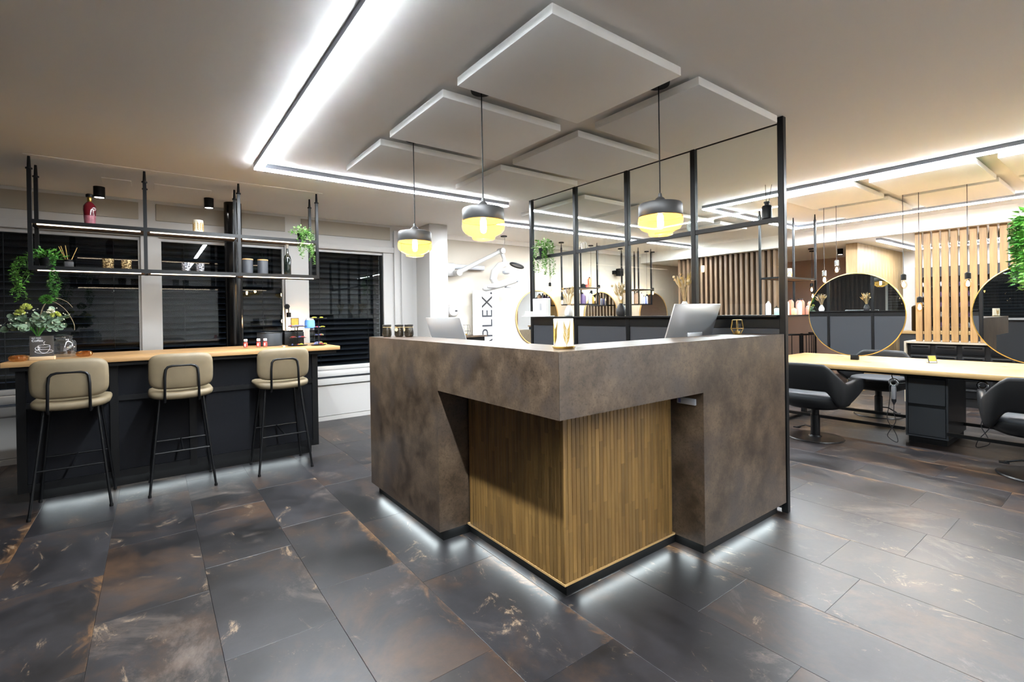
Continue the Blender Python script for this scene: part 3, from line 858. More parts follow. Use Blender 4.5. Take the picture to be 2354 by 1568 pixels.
# trailing plants
def trailing(root, seed, R_, Hh, strands, mats, leafs=.016, dens=.011, z0=0., side=None, wobble=.015, spots=None):
    rng = random.Random(seed)
    bs = {m: B() for m in mats}
    for k in range(170):
        a = rng.random()*2*PI; e = rng.random()*1.2
        d = Vector((math.cos(a)*math.cos(e), math.sin(a)*math.cos(e), math.sin(e)*.8))
        p = d*R_*(.35+.65*rng.random())+Vector((0, 0, z0))
        b = bs[mats[rng.randrange(len(mats))]]
        b.leaf(p, (d.x+rng.uniform(-.6, .6), d.y+rng.uniform(-.6, .6), d.z+rng.uniform(-.6, .3)), (rng.uniform(-1, 1), rng.uniform(-1, 1), 1), leafs*rng.uniform(.8, 1.5), leafs*rng.uniform(.5, .9))
    for s_ in range(strands):
        a = rng.random()*2*PI if side is None else side+rng.uniform(-1.5, 1.5)
        x, y = math.cos(a)*R_*rng.uniform(.55, .95), math.sin(a)*R_*rng.uniform(.55, .95); L = Hh*rng.uniform(.35, 1.)
        if spots:
            c = spots[s_ % len(spots)]; x, y = c[0]+rng.uniform(-1, 1)*c[2], c[1]+rng.uniform(-1, 1)*c[2]*.6; L = Hh*rng.uniform(.55, 1.)
        m = mats[s_ % len(mats)]; b = bs[m]
        path = []; z = z0; n = int(L/dens)+3
        for i in range(n):
            t = i/(n-1)
            path.append((x*(1+.18*min(1, t*4))+rng.uniform(-1, 1)*wobble*.35+wobble*math.sin(t*7+s_), y*(1+.18*min(1, t*4))+wobble*math.cos(t*5+s_), z0+.01-L*t))
        b.tube(path[::3]+[path[-1]], .0009, 4)
        for p in path:
            for q in (0, 1):
                aa = rng.random()*2*PI
                b.leaf(p, (math.cos(aa), math.sin(aa), rng.uniform(-.7, .4)), (rng.uniform(-.5, .5), rng.uniform(-.5, .5), 1), leafs*rng.uniform(.7, 1.2), leafs*rng.uniform(.45, .8))
    for i, m in enumerate(mats):
        o = part(root, 'foliage', bs[m], m, angle=20)
def pot(root, r0, r1, h, mat='black'):
    part(root, 'pot', B().lathe([(r0, 0), (r1, h), (r1-.004, h), (r1-.008, h-.01), (.004, h-.01)], n=28), mat)
pp = thing('trailing_plant', 'trailing green plant in a black pot on the partition rail', 'plant', (3.2, 3.72, 1.872))
pot(pp, .036, .05, .075)
trailing(pp, 21, .115, .31, 17, ('leaf', 'leaf_pale'), .024, .012, .075)
df = thing('reed_diffuser', 'black reed diffuser standing on the rail by the tall post', 'reed diffuser', (3.2, 1.495, 1.872))
part(df, 'bottle', B().lathe([(.026, 0), (.030, .004), (.030, .078), (.026, .086), (.014, .090), (.014, .102), (.019, .104), (.019, .112), (.012, .112)], n=28), 'black_satin')
for k, (a, b) in enumerate(((-.018, .012), (.012, -.014), (.004, .022))):
    part(df, 'reed', B().cyl((0, 0, .03), (a, b-.012, .22), .0016, n=6), 'black')
dk = thing('round_plaque', 'white round plaque leaning on the middle rail behind a post', 'plaque', (3.225, 2.05, 1.872))
part(dk, 'disc', B().cyl((-.004, 0, .045), (.004, 0, .045), .045, n=36), 'white_plastic')
part(dk, 'rim', B().tube(ring((-.004, 0, .045), .041, 36, 'x'), .0016, 5, True), 'dryer_grey')
part(dk, 'print', B().box(-.0052, .006, .050, -.0042, .030, .054).box(-.0052, .008, .040, -.0042, .026, .044), 'print_grey')
wl = thing('word_ornament', 'small white cut-out word ornament on the middle rail', 'ornament', (3.2, 3.14, 1.872))
part(wl, 'strokes', B().tube([(0, .052, .075), (0, .062, .028), (0, .035, .028)], .0035, 6).tube([(0, .042, .05), (0, .042, .004)], .0035, 6)
     .tube([(0, .028, .004), (0, .028, .055), (0, .012, .062), (0, .004, .05), (0, .004, .004)], .0035, 6)
     .tube([(0, .004, .05), (0, -.012, .064), (0, -.026, .05), (0, -.026, .004)], .0035, 6), 'white_plastic')

# ---------------------------------------------------------------- coffee bar
bar = thing('coffee_bar', 'black panelled coffee bar with an oak top under the windows', 'bar counter', (.25, 5.0, 0))
def bp_(name, b, mat, **k): return part(bar, name, b, mat, True, **k)
BX0, BX1, BY = -.765, 1.24, 4.72
ZB = 1.005
bp_('counter_top', rbx(-.815, 4.60, ZB-.035, 1.415, 5.42, ZB, r=.003), 'bar_top')
bp_('under_frame', bx(-.78, 4.64, ZB-.065, 1.39, 5.38, ZB-.035), 'black')
bp_('carcass', bx(BX0+.02, BY+.03, .085, BX1-.02, 5.36, ZB-.065), 'black')
posts = (BX0, -.265, .232, .742, BX1-.05)
for x in posts:
    bp_('post', bx(x, BY, .08, x+.05, BY+.04, ZB-.065), 'black')
for i in range(4):
    a, b = posts[i]+.05, posts[i+1]
    bp_('rail', bx(a, BY+.004, .665, b, BY+.036, .705), 'black_satin')
    bp_('rail', bx(a, BY+.004, .08, b, BY+.036, .135), 'black_satin')
    bp_('panel', bx(a, BY+.022, .705, b, BY+.03, ZB-.065), 'bar_panel')
    bp_('panel', bx(a, BY+.022, .135, b, BY+.03, .665), 'bar_panel')
bp_('plinth', bx(BX0+.05, 4.79, 0, BX1-.05, 5.30, .085), 'black')
bp_('plinth_light', B().add([(BX0+.12, 4.778, .074), (BX1-.1, 4.778, .074), (BX1-.1, 4.762, .080), (BX0+.12, 4.762, .080)], [(0, 1, 2, 3)]), 'led_plinth')

# bar stools
def stool(x, y, label):
    r = thing('bar_stool', label, 'bar stool', (x, y, 0), group='beige bar stools at the coffee bar')
    # backrest faces the camera side, sitter looks towards +y
    def pad(w_, h_, th, bow, crown):
        """cushion in the xz plane, thickness along y; the long edges curl towards +y"""
        n = 56; rs = []
        for (ins, ty, cr) in ((.06, -.5, 0), (.022, -.47, 0), (.006, -.34, 0), (0, -.1, 0), (0, .12, 0), (.006, .34, 0), (.022, .47, .4), (.06, .5, .8), (.12, .5, 1.)):
            ring_ = []
            for k in range(n):
                a = 2*PI*k/n; c, s_ = math.cos(a), math.sin(a)
                x = (w_/2-ins)*math.copysign(abs(c)**.42, c); z = (h_/2-ins)*math.copysign(abs(s_)**.42, s_)
                ring_.append((x, ty*th+cr*crown+bow*(x/(w_/2))**2, z))
            rs.append(ring_)
        b = B(); b.add([p for q in rs for p in q], [(i*n+k, i*n+(k+1) % n, (i+1)*n+(k+1) % n, (i+1)*n+k) for i in range(len(rs)-1) for k in range(n)])
        for base, rev in ((0, True), ((len(rs)-1)*n, False)):
            cy_ = sum(rs[0 if rev else -1][k][1] for k in range(n))/n-(bow*.5)
            o_ = len(b.v); b.v.append((0, cy_, 0))
            for k in range(n):
                f_ = (base+k, base+(k+1) % n, o_); b.f.append(tuple(reversed(f_)) if rev else f_)
        return b
    part(r, 'backrest', pad(.40, .265, .052, .025, .004).xf(Matrix.Translation((0, -.180, .895)) @ Matrix.Rotation(math.radians(6), 4, 'X')), 'leather', angle=80)
    part(r, 'seat', pad(.41, .40, .058, .018, .003).xf(Matrix.Translation((0, .0, .712)) @ Matrix.Rotation(math.radians(90), 4, 'X')), 'leather', angle=80)
    path = [(-.105, -.05, .680), (-.105, -.20, .676), (-.105, -.218, .70), (-.103, -.214, .86), (-.098, -.209, .912), (-.085, -.207, .930), (-.06, -.206, .938),
            (.06, -.206, .938), (.085, -.207, .930), (.098, -.209, .912), (.103, -.214, .86), (.105, -.218, .70), (.105, -.20, .676), (.105, -.05, .680)]
    part(r, 'back_tube', B().tube(path, .0085, 10), 'black_satin')
    tops = ((-.135, -.12), (.135, -.12), (.135, .13), (-.135, .13)); feet = ((-.203, -.205), (.203, -.205), (.203, .205), (-.203, .205))
    for (a, b), (c, d) in zip(tops, feet):
        lg = part(r, 'leg', B().tube([(a, b, .688), (c, d, .012)], .0085, 10), 'black_satin')
        obj('foot_cap', B().lathe([(.011, 0), (.0115, .012), (.009, .02)], (c, d, 0), 12), 'black', lg)
    def at(z, i): t = (.688-z)/.676; return (tops[i][0]+(feet[i][0]-tops[i][0])*t, tops[i][1]+(feet[i][1]-tops[i][1])*t, z)
    part(r, 'rung', B().tube([at(.30, 0), at(.30, 1)], .0065, 8), 'black_satin')
    part(r, 'rung', B().tube([at(.32, 3), at(.32, 2)], .0065, 8), 'black_satin')
    m0, m1 = at(.30, 0), at(.32, 2)
    part(r, 'rung', B().tube([(0, m0[1], .30), (0, m1[1], .32)], .0065, 8), 'black_satin')
    part(r, 'seat_frame', B().tube([(-.135, -.12, .688), (.135, -.12, .688), (.135, .13, .688), (-.135, .13, .688)], .008, 8, True), 'black_satin')
    return r
stool(-.447, 4.512, 'beige bar stool in front of the flower bouquet and coffee sign')
stool(.170, 4.522, 'beige bar stool between the other two at the coffee bar')
stool(.875, 4.528, 'beige bar stool in front of the candy stand, closest to the reception desk')

# hanging shelf above the bar
sh = thing('hanging_shelf', 'black steel two-tier shelf hanging from the ceiling above the bar', 'shelf', (.30, 5.08, 1.66))
def hp(name, b, mat, **k): return part(sh, name, b, mat, True, **k)
HX = (-.71, -.035, .64, 1.315)
for x in HX:
    for y in (4.95, 5.21):
        hp('post', B().box(x-.012, y-.012, 1.66, x+.012, y+.012, 2.40), 'black_satin')
        hp('ceiling_fixing', B().lathe([(.012, 2.40), (.020, 2.402), (.020, 2.412), (.012, 2.414), (.010, 2.46), (.008, HC)], (x, y, 0), 14), 'black_satin')
for z in (2.005, 1.662):
    for i in range(3):
        a, b = HX[i]+.012, HX[i+1]-.012
        hp('board', bx(a, 4.962, z+.006, b, 5.198, z+.026), 'shelf_wood')
        for y in (4.95, 5.21):
            hp('rail', bx(a, y-.012, z, b, y+.012, z+.03), 'black_satin')
        hp('light_strip', bx(a+.02, 4.975, z-.004, b-.02, 4.990, z+.004), 'led_shelf', label='warm light strip under the shelf')
    for x in (HX[0], HX[3]):
        hp('end_rail', bx(x-.012, 4.962, z, x+.012, 5.198, z+.03), 'black_satin')
hp('ceiling_plate', rbx(-.735, 4.90, HC-.004, 1.36, 5.25, HC, r=.001, seg=1), 'ceiling')
S1, S2 = 2.035, 1.692

# things on the upper tier
bo = thing('gin_bottle', 'red glass bottle with a gold neck on the upper bar shelf', 'bottle', (-.385, 5.06, S1), .6)
part(bo, 'body', B().lathe([(.028, 0), (.033, .004), (.036, .05), (.041, .12), (.040, .150), (.030, .172), (.017, .186)], n=32), 'red_glass')
part(bo, 'body_base', B().lathe([(.0284, .0005), (.0336, .004), (.0366, .05), (.0384, .075)], n=32, cap1=False), 'red_glass_pale', label='paler pink lower body')
part(bo, 'neck', B().lathe([(.017, .186), (.0155, .19), (.0155, .222), (.017, .224)], n=24), 'brass')
part(bo, 'stopper', B().lathe([(.022, .224), (.023, .228), (.023, .244), (.016, .250)], n=24), 'black')
part(bo, 'emblem', B().tube([(x*.9, -.0405, z) for x, _, z in ring((.008, 0, .128), .012, 16, 'y')], .0016, 5, True).tube([(.007, -.0410, .117), (.007, -.0410, .14)], .0016, 5), 'white_plastic')
cn = thing('bar_candle', 'cream pillar candle with brown leaf print on the upper bar shelf', 'candle', (.338, 5.08, S1))
part(cn, 'wax', B().lathe([(.037, 0), (.039, .002), (.039, .118), (.036, .121), (.004, .117)], n=32), 'cream_wax')
lp = B()
for a in (-2.6, -1.4, -.4):
    for k in range(4):
        for s_ in (-1, 1):
            z0 = .018+.017*k
            lp.tube([(math.cos(a+s_*q)*.0395, math.sin(a+s_*q)*.0395, z0+zz) for q, zz in ((0, 0), (.25, .018), (.42, .04))], [.001, .0035, .0005], 5)
part(cn, 'leaf_print', lp, 'straw')
pr = thing('trailing_plant', 'trailing green plant at the end of the upper bar shelf', 'plant', (1.195, 5.03, S1))
pot(pr, .034, .045, .07)
trailing(pr, 33, .11, .32, 18, ('leaf', 'leaf_pale'), .022, .012, .06, side=-1.0)
# things on the lower tier
pl = thing('trailing_plant', 'bushy trailing green plant at the left end of the lower bar shelf', 'plant', (-.64, 5.05, S2))
pot(pl, .034, .045, .07)
trailing(pl, 44, .11, .34, 11, ('leaf', 'leaf_dark'), .024, .012, .06, spots=((-.115, -.02, .035), (.06, -.085, .03)))
rd = thing('reed_diffuser', 'square dark reed diffuser with natural sticks on the lower bar shelf', 'reed diffuser', (-.517, 5.08, S2), .2)
part(rd, 'bottle', rbx(-.028, -.028, 0, .028, .028, .05, r=.004), 'vase_black')
part(rd, 'collar', B().lathe([(.024, .05), (.025, .052), (.025, .066), (.012, .066)], n=24), 'black')
for (a, b, c) in ((-.055, .0, .165), (-.042, .01, .17), (-.018, -.01, .175), (.052, .0, .165)):
    part(rd, 'reed', B().cyl((a*.1, b, .03), (a, b, c), .0022, n=6), 'straw')
def tumbler(x, label, mat, rr, h, grp, y=5.07):
    r = thing('glass_tumbler', label, 'glass', (x, y, S2), group=grp)
    prof = [(rr*.8, 0), (rr*.9, .004)]
    for i in range(9): prof.append((rr*(.93+.07*i/8)+(.0016 if i % 2 else -.001), .008+(h-.010)*i/8))
    prof += [(rr, h), (rr-.004, h-.001), (rr*.86, .012), (.003, .010)]
    part(r, 'cup', B().lathe(prof, n=40, rib=.025, nrib=10), mat, angle=12)
tumbler(-.280, 'gold mosaic glass on the lower bar shelf, next to the reed diffuser', 'gold_glass', .036, .085, 'gold mosaic glasses')
tumbler(-.165, 'gold mosaic glass on the lower bar shelf, next to the white window pier', 'gold_glass', .034, .080, 'gold mosaic glasses')
tumbler(.243, 'clear cut-crystal tumbler on the lower bar shelf, next to the window pier', 'crystal', .033, .083, 'crystal tumblers')
tumbler(.347, 'clear cut-crystal tumbler on the lower bar shelf, next to the black column', 'crystal', .033, .079, 'crystal tumblers')
def canister(x, label):
    r = thing('canister', label, 'canister', (x, 5.08, S2), group='black canisters on the bar shelf')
    part(r, 'body', B().lathe([(.042, 0), (.045, .003), (.045, .128), (.043, .131)], n=36), 'graphite')
    part(r, 'lid', B().lathe([(.046, .131), (.047, .133), (.047, .141), (.045, .143)], n=36), 'bar_top', label='wooden lid')
canister(.722, 'dark canister with a wooden lid beside the shelf post')
canister(.850, 'dark canister with a wooden lid beside the wine bottle')
wn = thing('wine_bottle', 'dark green wine bottle on the lower bar shelf', 'bottle', (1.068, 5.08, S2))
part(wn, 'body', B().lathe([(.030, 0), (.032, .004), (.0325, .16), (.028, .185), (.014, .205), (.0125, .25), (.0125, .262)], n=28), 'bottle_green')
part(wn, 'capsule', B().lathe([(.014, .262), (.015, .264), (.0145, .300), (.010, .302)], n=20), 'dryer_grey')

# things on the bar counter
def tealight(x, y, label):
    r = thing('tealight_bowl', label, 'tealight holder', (x, y, ZB), group='amber tealight bowls on the bar')
    part(r, 'bowl', B().lathe([(.028, 0), (.042, .006), (.050, .020), (.046, .034), (.034, .042), (.026, .042), (.024, .034)], n=36, rib=.02, nrib=14), 'amber_bowl', angle=14)
    part(r, 'wax', B().lathe([(.022, .004), (.030, .012), (.030, .026), (.022, .030)], n=24), 'shelf_wood')
tealight(-.745, 4.70, 'flattened amber glass tealight bowl at the end of the oak bar top')
tealight(-.420, 4.90, 'flattened amber glass tealight bowl beside the big glass jar')
cs = thing('coffee_sign', 'etched clear coffee sign in a small wooden block on the bar', 'sign', (-.628, 4.74, ZB), -.08)
part(cs, 'wood_block', rbx(-.066, -.02, 0, .066, .02, .024, r=.002), 'ply')
part(cs, 'acrylic_plate', bx(-.066, -.002, .024, .060, .002, .170), 'smoke_acrylic')
ck = B()
def el(cx, cz, a, b, n=28, a0=0., a1=2*PI): return [(cx+a*math.cos(a0+(a1-a0)*i/n), -.0030, cz+b*math.sin(a0+(a1-a0)*i/n)) for i in range(n+1)]
part(cs, 'cup_drawing', ck.tube(el(.008, .098, .032, .009)[:-1], .0011, 5, True).tube(el(.008, .098, .032, .050, 28, PI, 2*PI), .0011, 5)
     .tube(el(.008, .060, .047, .014)[:-1], .0011, 5, True).tube(el(-.026, .082, .012, .010)[:-1], .0011, 5, True)
     .tube([(.004, -.003, .104), (.012, -.003, .112), (.006, -.003, .12), (.014, -.003, .130)], .0013, 5), 'white_ink')
lettering(cs, 'BUT FIRST', 'white_ink', .011, (-.056, -.0028, .152), (PI/2, 0, 0), world=False)
lettering(cs, 'Coffee', 'white_ink', .022, (-.056, -.0028, .130), (PI/2, 0, 0), world=False)
gj = thing('glass_jar', 'large clear glass storage jar behind the coffee sign', 'jar', (-.545, 5.03, ZB))
part(gj, 'body', B().lathe([(.056, 0), (.066, .006), (.068, .02), (.068, .108), (.060, .124), (.046, .130), (.044, .136)], n=40), 'jar_glass')
part(gj, 'rim', B().lathe([(.046, .136), (.049, .139), (.049, .150), (.046, .153)], n=40), 'jar_glass')
part(gj, 'lid', B().lathe([(.048, .153), (.050, .156), (.050, .164), (.03, .172), (.004, .172)], n=40), 'clear_glass')
gb = thing('drinking_glass', 'plain tall glass half hidden behind the coffee sign', 'glass', (-.685, 4.86, ZB))
part(gb, 'cup', B().lathe([(.022, 0), (.026, .004), (.030, .12), (.0285, .12), (.024, .012), (.002, .010)], n=28), 'crystal')
# bouquet of flowers
fl = thing('flower_bouquet', 'green and white flower bouquet with eucalyptus in a vase on the bar', 'flowers', (-.70, 5.10, ZB), 0)
part(fl, 'vase', B().lathe([(.034, 0), (.040, .006), (.044, .06), (.036, .13), (.034, .15)], n=28, cap1=False), 'crystal')
rng = random.Random(9)
st, eu = B(), B()
def dirn(a, e): return Vector((math.cos(a)*math.cos(e), math.sin(a)*math.cos(e), math.sin(e)))
for k in range(46):
    a = rng.random()*2*PI; e = rng.uniform(.0, 1.3); L = rng.uniform(.11, .21)
    d = dirn(a, e); p0 = Vector((0, 0, .15)); p2 = p0+d*L+Vector((0, 0, .05)); p1 = p0+Vector((d.x*L*.3, d.y*L*.3, L*.5))
    st.tube([(0, 0, .02), p0, p1, p2], .0015, 5)
    for j in range(9):
        t = .35+.65*j/8; q = p1.lerp(p2, t)
        v = Vector((rng.uniform(-1, 1), rng.uniform(-1, 1), rng.uniform(-.4, 1))).normalized()
        eu.disc(q+v*.014, Vector((rng.uniform(-1, 1), rng.uniform(-1.2, .3), rng.uniform(-.2, 1))), rng.uniform(.013, .023), 8)
part(fl, 'stems', st, 'leaf_dark'); part(fl, 'eucalyptus_leaves', eu, 'eucalyptus', angle=20)
def bloom(x, y, z, r_, mat, name):
    b = B(); rg = random.Random(int(x*1e4))
    for k in range(70):
        d = dirn(rg.random()*2*PI, rg.uniform(-.4, 1.5))
        b.leaf(Vector((x, y, z))+d*r_*.3, d, (rg.uniform(-1, 1), rg.uniform(-1, 1), .3), r_*.75, r_*.5)
    part(fl, name, b, mat, angle=15)
bloom(-.045, -.10, .375, .036, 'petal', 'green_carnation'); bloom(-.085, -.06, .335, .034, 'petal', 'green_carnation')
bloom(.108, -.06, .318, .034, 'petal', 'green_carnation'); bloom(.085, -.09, .345, .026, 'petal_white', 'white_blossom')
mb = B(); rm = random.Random(6)
for k in range(420):
    d = dirn(rm.random()*2*PI, rm.uniform(-1.2, 1.5)); d.z *= .75
    mb.leaf(Vector((.055, -.03, .440))+d*.026, (d.x+rm.uniform(-.3, .3), d.y+rm.uniform(-.3, .3), d.z+rm.uniform(-.2, .3)), (rm.uniform(-1, 1), rm.uniform(-1, 1), .2), .022, .004)
part(fl, 'moss_flower', mb, 'moss', angle=15)
wbud = B()
for k in range(40):
    d = dirn(rng.random()*2*PI, rng.uniform(.3, 1.3)); wbud.ball(tuple(Vector((0, 0, .16))+d*rng.uniform(.18, .245)), .0045, 6)
part(fl, 'white_buds', wbud, 'petal_white')['kind'] = 'stuff'
part(fl, 'bear_grass', B().tube(smooth([(0, 0, .14), (.02, .02, .36), (.07, .03, .43), (.15, .03, .37), (.20, .03, .26), (.205, .03, .20)]), .0012, 5)
     .tube(smooth([(0, 0, .14), (.03, .0, .37), (.09, .0, .45), (.16, .0, .43), (.20, 0, .38)]), .0010, 5), 'straw_pale')

def juice(x, y, label):
    r = thing('juice_bottle', label, 'bottle', (x, y, ZB), group='small red bottles on the bar')
    part(r, 'body', B().lathe([(.014, 0), (.016, .003), (.016, .012)], n=20), 'clear_glass')
    part(r, 'label_band', B().lathe([(.0165, .012), (.0168, .014), (.0168, .050), (.014, .056)], n=20), 'red_label')
    part(r, 'paper_patch', B().box(-.012, -.0178, .020, -.002, -.0160, .044), 'white_plastic')
    part(r, 'shoulder', B().lathe([(.014, .056), (.011, .064)], n=20), 'clear_glass')
    part(r, 'cap', B().lathe([(.0145, .064), (.0155, .066), (.0155, .082), (.013, .085)], n=20), 'white_plastic')
juice(.672, 4.92, 'small red-labelled bottle nearest the black column on the bar')
juice(.776, 4.92, 'small red-labelled bottle, middle one of three on the bar')
juice(.832, 4.92, 'small red-labelled bottle beside the dark tub on the bar')
tag(obj('creamer_cup', B().lathe([(.012, 0), (.016, .012), (.017, .013), (.002, .0135)], (.975, 4.85, ZB), 20), 'white_plastic'), 'tiny white creamer cup on the oak bar top', 'cup')
tb = thing('waste_tub', 'round dark tub standing on the bar behind the red bottles', 'tub', (.925, 5.22, ZB))
part(tb, 'body', B().lathe([(.105, 0), (.11, .004), (.112, .125), (.110, .13), (.105, .128), (.1, .02), (.01, .02)], n=44), 'cab_grey')
part(tb, 'rim', B().tube(ring((0, 0, .128), .111, 44, 'z'), .004, 6, True), 'black_satin')
cm = thing('coffee_machine', 'black box-shaped coffee machine at the end of the bar', 'coffee machine', (1.15, 5.28, ZB))
part(cm, 'body', rbx(-.10, -.10, 0, .085, .12, .13, r=.008), 'black_satin')
part(cm, 'lid', rbx(-.095, -.09, .13, .08, .11, .145, r=.005), 'black_gloss')
part(cm, 'side_grip', rbx(.075, -.05, .06, .095, .05, .125, r=.004), 'black')
wl_ = thing('wall_bulb_lamp', 'bare amber bulb lamp with a black socket on the window pier', 'lamp', (1.275, 6.13, 1.25))
part(wl_, 'arm', B().tube([(0, 0, .16), (0, -.04, .17), (0, -.075, .16), (0, -.085, .12), (0, -.085, .085)], .006, 8), 'black')
part(wl_, 'wall_plate', B().cyl((0, 0, .16), (0, -.01, .16), .03, n=24), 'black')
part(wl_, 'socket', B().lathe([(.020, .03), (.026, .032), (.026, .085), (.02, .088)], (0, -.085, 0), 20), 'black')
b_ = part(wl_, 'bulb', B().ball((0, -.085, -.015), .045, 20, 1.05), 'bulb_glass')
obj('filament', B().lathe([(.004, -.036), (.014, -.028), (.016, -.01), (.010, .014), (.004, .02)], (0, -.085, 0), 10), 'filament_small', b_)
gs = thing('gold_sign', 'small black-framed gold square sign standing on the bar', 'sign', (1.13, 5.10, ZB))
part(gs, 'stem', B().cyl((0, 0, 0), (0, .002, .175), .003, n=8), 'black')
part(gs, 'frame', rbx(-.038, -.004, .172, .038, .004, .270, r=.002, seg=1), 'vase_black')
part(gs, 'gold_face', bx(-.032, -.006, .196, .032, -.004, .264), 'gold_paint')
part(gs, 'white_strip', bx(-.032, -.006, .178, .032, -.004, .194), 'dryer_grey')
def etagere(x, y, hs, label, seed, where):
    r = thing('candy_stand', label, 'tiered stand', (x, y, ZB), group='tiered candy stands on the bar')
    part(r, 'rod', B().cyl((0, 0, 0), (0, 0, hs[-1][0]), .004, n=8), 'black')
    for (z, rr) in hs:
        part(r, 'plate', B().lathe([(rr*.9, z), (rr, z+.004), (rr, z+.006), (.006, z+.004)], n=32), 'black_satin')
    rg = random.Random(seed)
    for (z, rr) in hs:
        for k in range(5):
            a = rg.random()*2*PI; d = rr*rg.uniform(.3, .8)
            ci = rg.randrange(3)
            c = tag(obj('candy', cmesh[ci], None), '%s candy on the %s plate of the %s' % (('yellow wrapped', 'red wrapped', 'blue wrapped')[ci], ('bottom', 'second', 'top')[hs.index((z, rr))], where), 'candy', 'wrapped candies on the stands')
            c.location = (x+math.cos(a)*d, y+math.sin(a)*d, ZB+z+.010); c.rotation_euler = (0, 0, rg.random()*PI)
cb = B().tube([(-.020, 0, 0), (-.013, 0, .002), (-.011, 0, .003), (.011, 0, .003), (.013, 0, .002), (.020, 0, 0)], [.006, .002, .005, .005, .002, .006], 7)
cmesh = [cb.mesh('candy', m) for m in ('yellow_pack', 'red_pack', 'blue_pack')]
etagere(1.12, 4.95, ((.004, .09), (.075, .078), (.185, .085)), 'black tiered candy stand beside the coffee machine', 1, 'stand beside the coffee machine')
etagere(1.29, 4.86, ((.004, .07), (.260, .08)), 'black tiered candy stand in front of the white window pier', 2, 'stand before the window pier')
etagere(1.36, 5.10, ((.006, .04), (.085, .045), (.165, .05)), 'black tiered candy stand at the outer corner of the bar top', 3, 'stand at the bar corner')
bg = thing('water_jug', 'clear jug with a pale blue top at the back end of the bar', 'jug', (1.335, 5.36, ZB))
part(bg, 'clear_body', B().lathe([(.045, 0), (.050, .004), (.050, .155), (.046, .165)], n=28), 'clear_glass')
part(bg, 'blue_top', B().lathe([(.050, .160), (.053, .164), (.050, .235), (.044, .245)], n=28), 'blue_bag')
part(bg, 'lid', B().lathe([(.040, .245), (.036, .262), (.02, .268)], n=28), 'white_plastic')

# ---------------------------------------------------------------- styling table with mirrors
ZS = .725
tbl = thing('styling_table', 'long pale maple styling table with black foot rails', 'table', (6.115, .9, 0))
def tp(name, b, mat, **k): return part(tbl, name, b, mat, True, **k)
tp('table_top', rbx(5.48, -.95, ZS-.045, 6.75, 2.70, ZS, r=.004), 'maple')
tp('under_beam', bx(5.72, -.9, ZS-.085, 5.80, 2.62, ZS-.045), 'black')
tp('under_beam', bx(6.42, -.9, ZS-.085, 6.50, 2.62, ZS-.045), 'black')
for x in (5.76, 6.40):
    tp('leg', bx(x-.025, 2.55, .0, x+.025, 2.60, ZS-.085), 'black_satin')
    tp('foot_rail', bx(x-.015, 1.43, .115, x+.015, 2.55, .145), 'black_satin')
    tp('foot_rail', bx(x-.015, -.9, .115, x+.015, 1.12, .145), 'black_satin')
tp('foot_bar', bx(5.40, 2.55, .0, 6.76, 2.60, .03), 'black_satin')
for (x, y) in ((5.98, 1.79), (6.56, 2.23), (6.40, .82)):
    tp('cable_cover', B().lathe([(.036, 0), (.036, .002), (.030, .003), (.002, .002)], (x, y, ZS), 28), 'cab_trim')
cab = thing('drawer_cabinet', 'dark grey two-drawer cabinet under the maple styling table', 'cabinet', (6.15, 1.275, 0))
def cp(name, b, mat): return part(cab, name, b, mat, True)
cp('carcass', bx(5.815, 1.12, .06, 6.49, 1.43, ZS-.085), 'black_satin')
cp('plinth', bx(5.83, 1.135, 0, 6.475, 1.415, .06), 'black')
cp('front_frame', B().box(5.80, 1.12, .06, 5.815, 1.135, .64).box(5.80, 1.415, .06, 5.815, 1.43, .64).box(5.80, 1.135, .06, 5.815, 1.415, .075), 'cab_grey')
cp('drawer', rbx(5.801, 1.139, .079, 5.818, 1.411, .345, r=.002, seg=1), 'cab_grey')
cp('drawer', rbx(5.801, 1.139, .372, 5.818, 1.411, .615, r=.002, seg=1), 'cab_grey')
def tmirror(y, label):
    r = thing('table_mirror', label, 'mirror', (6.14, y, ZS), group='round mirrors on the styling table')
    R_ = .45; zc = .495
    part(r, 'mirror_glass', B().cyl((-.006, 0, zc), (.006, 0, zc), R_-.004, n=96), 'mirror', angle=30)
    part(r, 'brass_rim', B().tube(ring((0, 0, zc), R_, 96, 'x'), .0055, 8, True), 'brass')
    part(r, 'bracket', rbx(-.022, -.035, 0, .022, .035, .055, r=.003), 'black')
tmirror(1.952, 'round brass-rimmed mirror on the styling table, beside the product shelf')
tmirror(.560, 'round brass-rimmed mirror on the styling table, cut by the picture edge')
gs2 = thing('gold_sign', 'small tilted black and gold sign on the maple styling table', 'sign', (6.26, 1.32, ZS), -.75)
part(gs2, 'frame', rbx(-.040, -.003, 0, .040, .003, .080, r=.002, seg=1).xf(Matrix.Rotation(-.3, 4, 'X')), 'vase_black')
part(gs2, 'gold_face', bx(-.033, -.0042, .022, .033, -.003, .074).xf(Matrix.Rotation(-.3, 4, 'X')), 'gold_paint')
part(gs2, 'white_strip', bx(-.033, -.0042, .005, .033, -.003, .018).xf(Matrix.Rotation(-.3, 4, 'X')), 'dryer_grey')
part(gs2, 'prop', rbx(-.03, .0, 0, .03, .045, .004, r=.001, seg=1), 'vase_black')

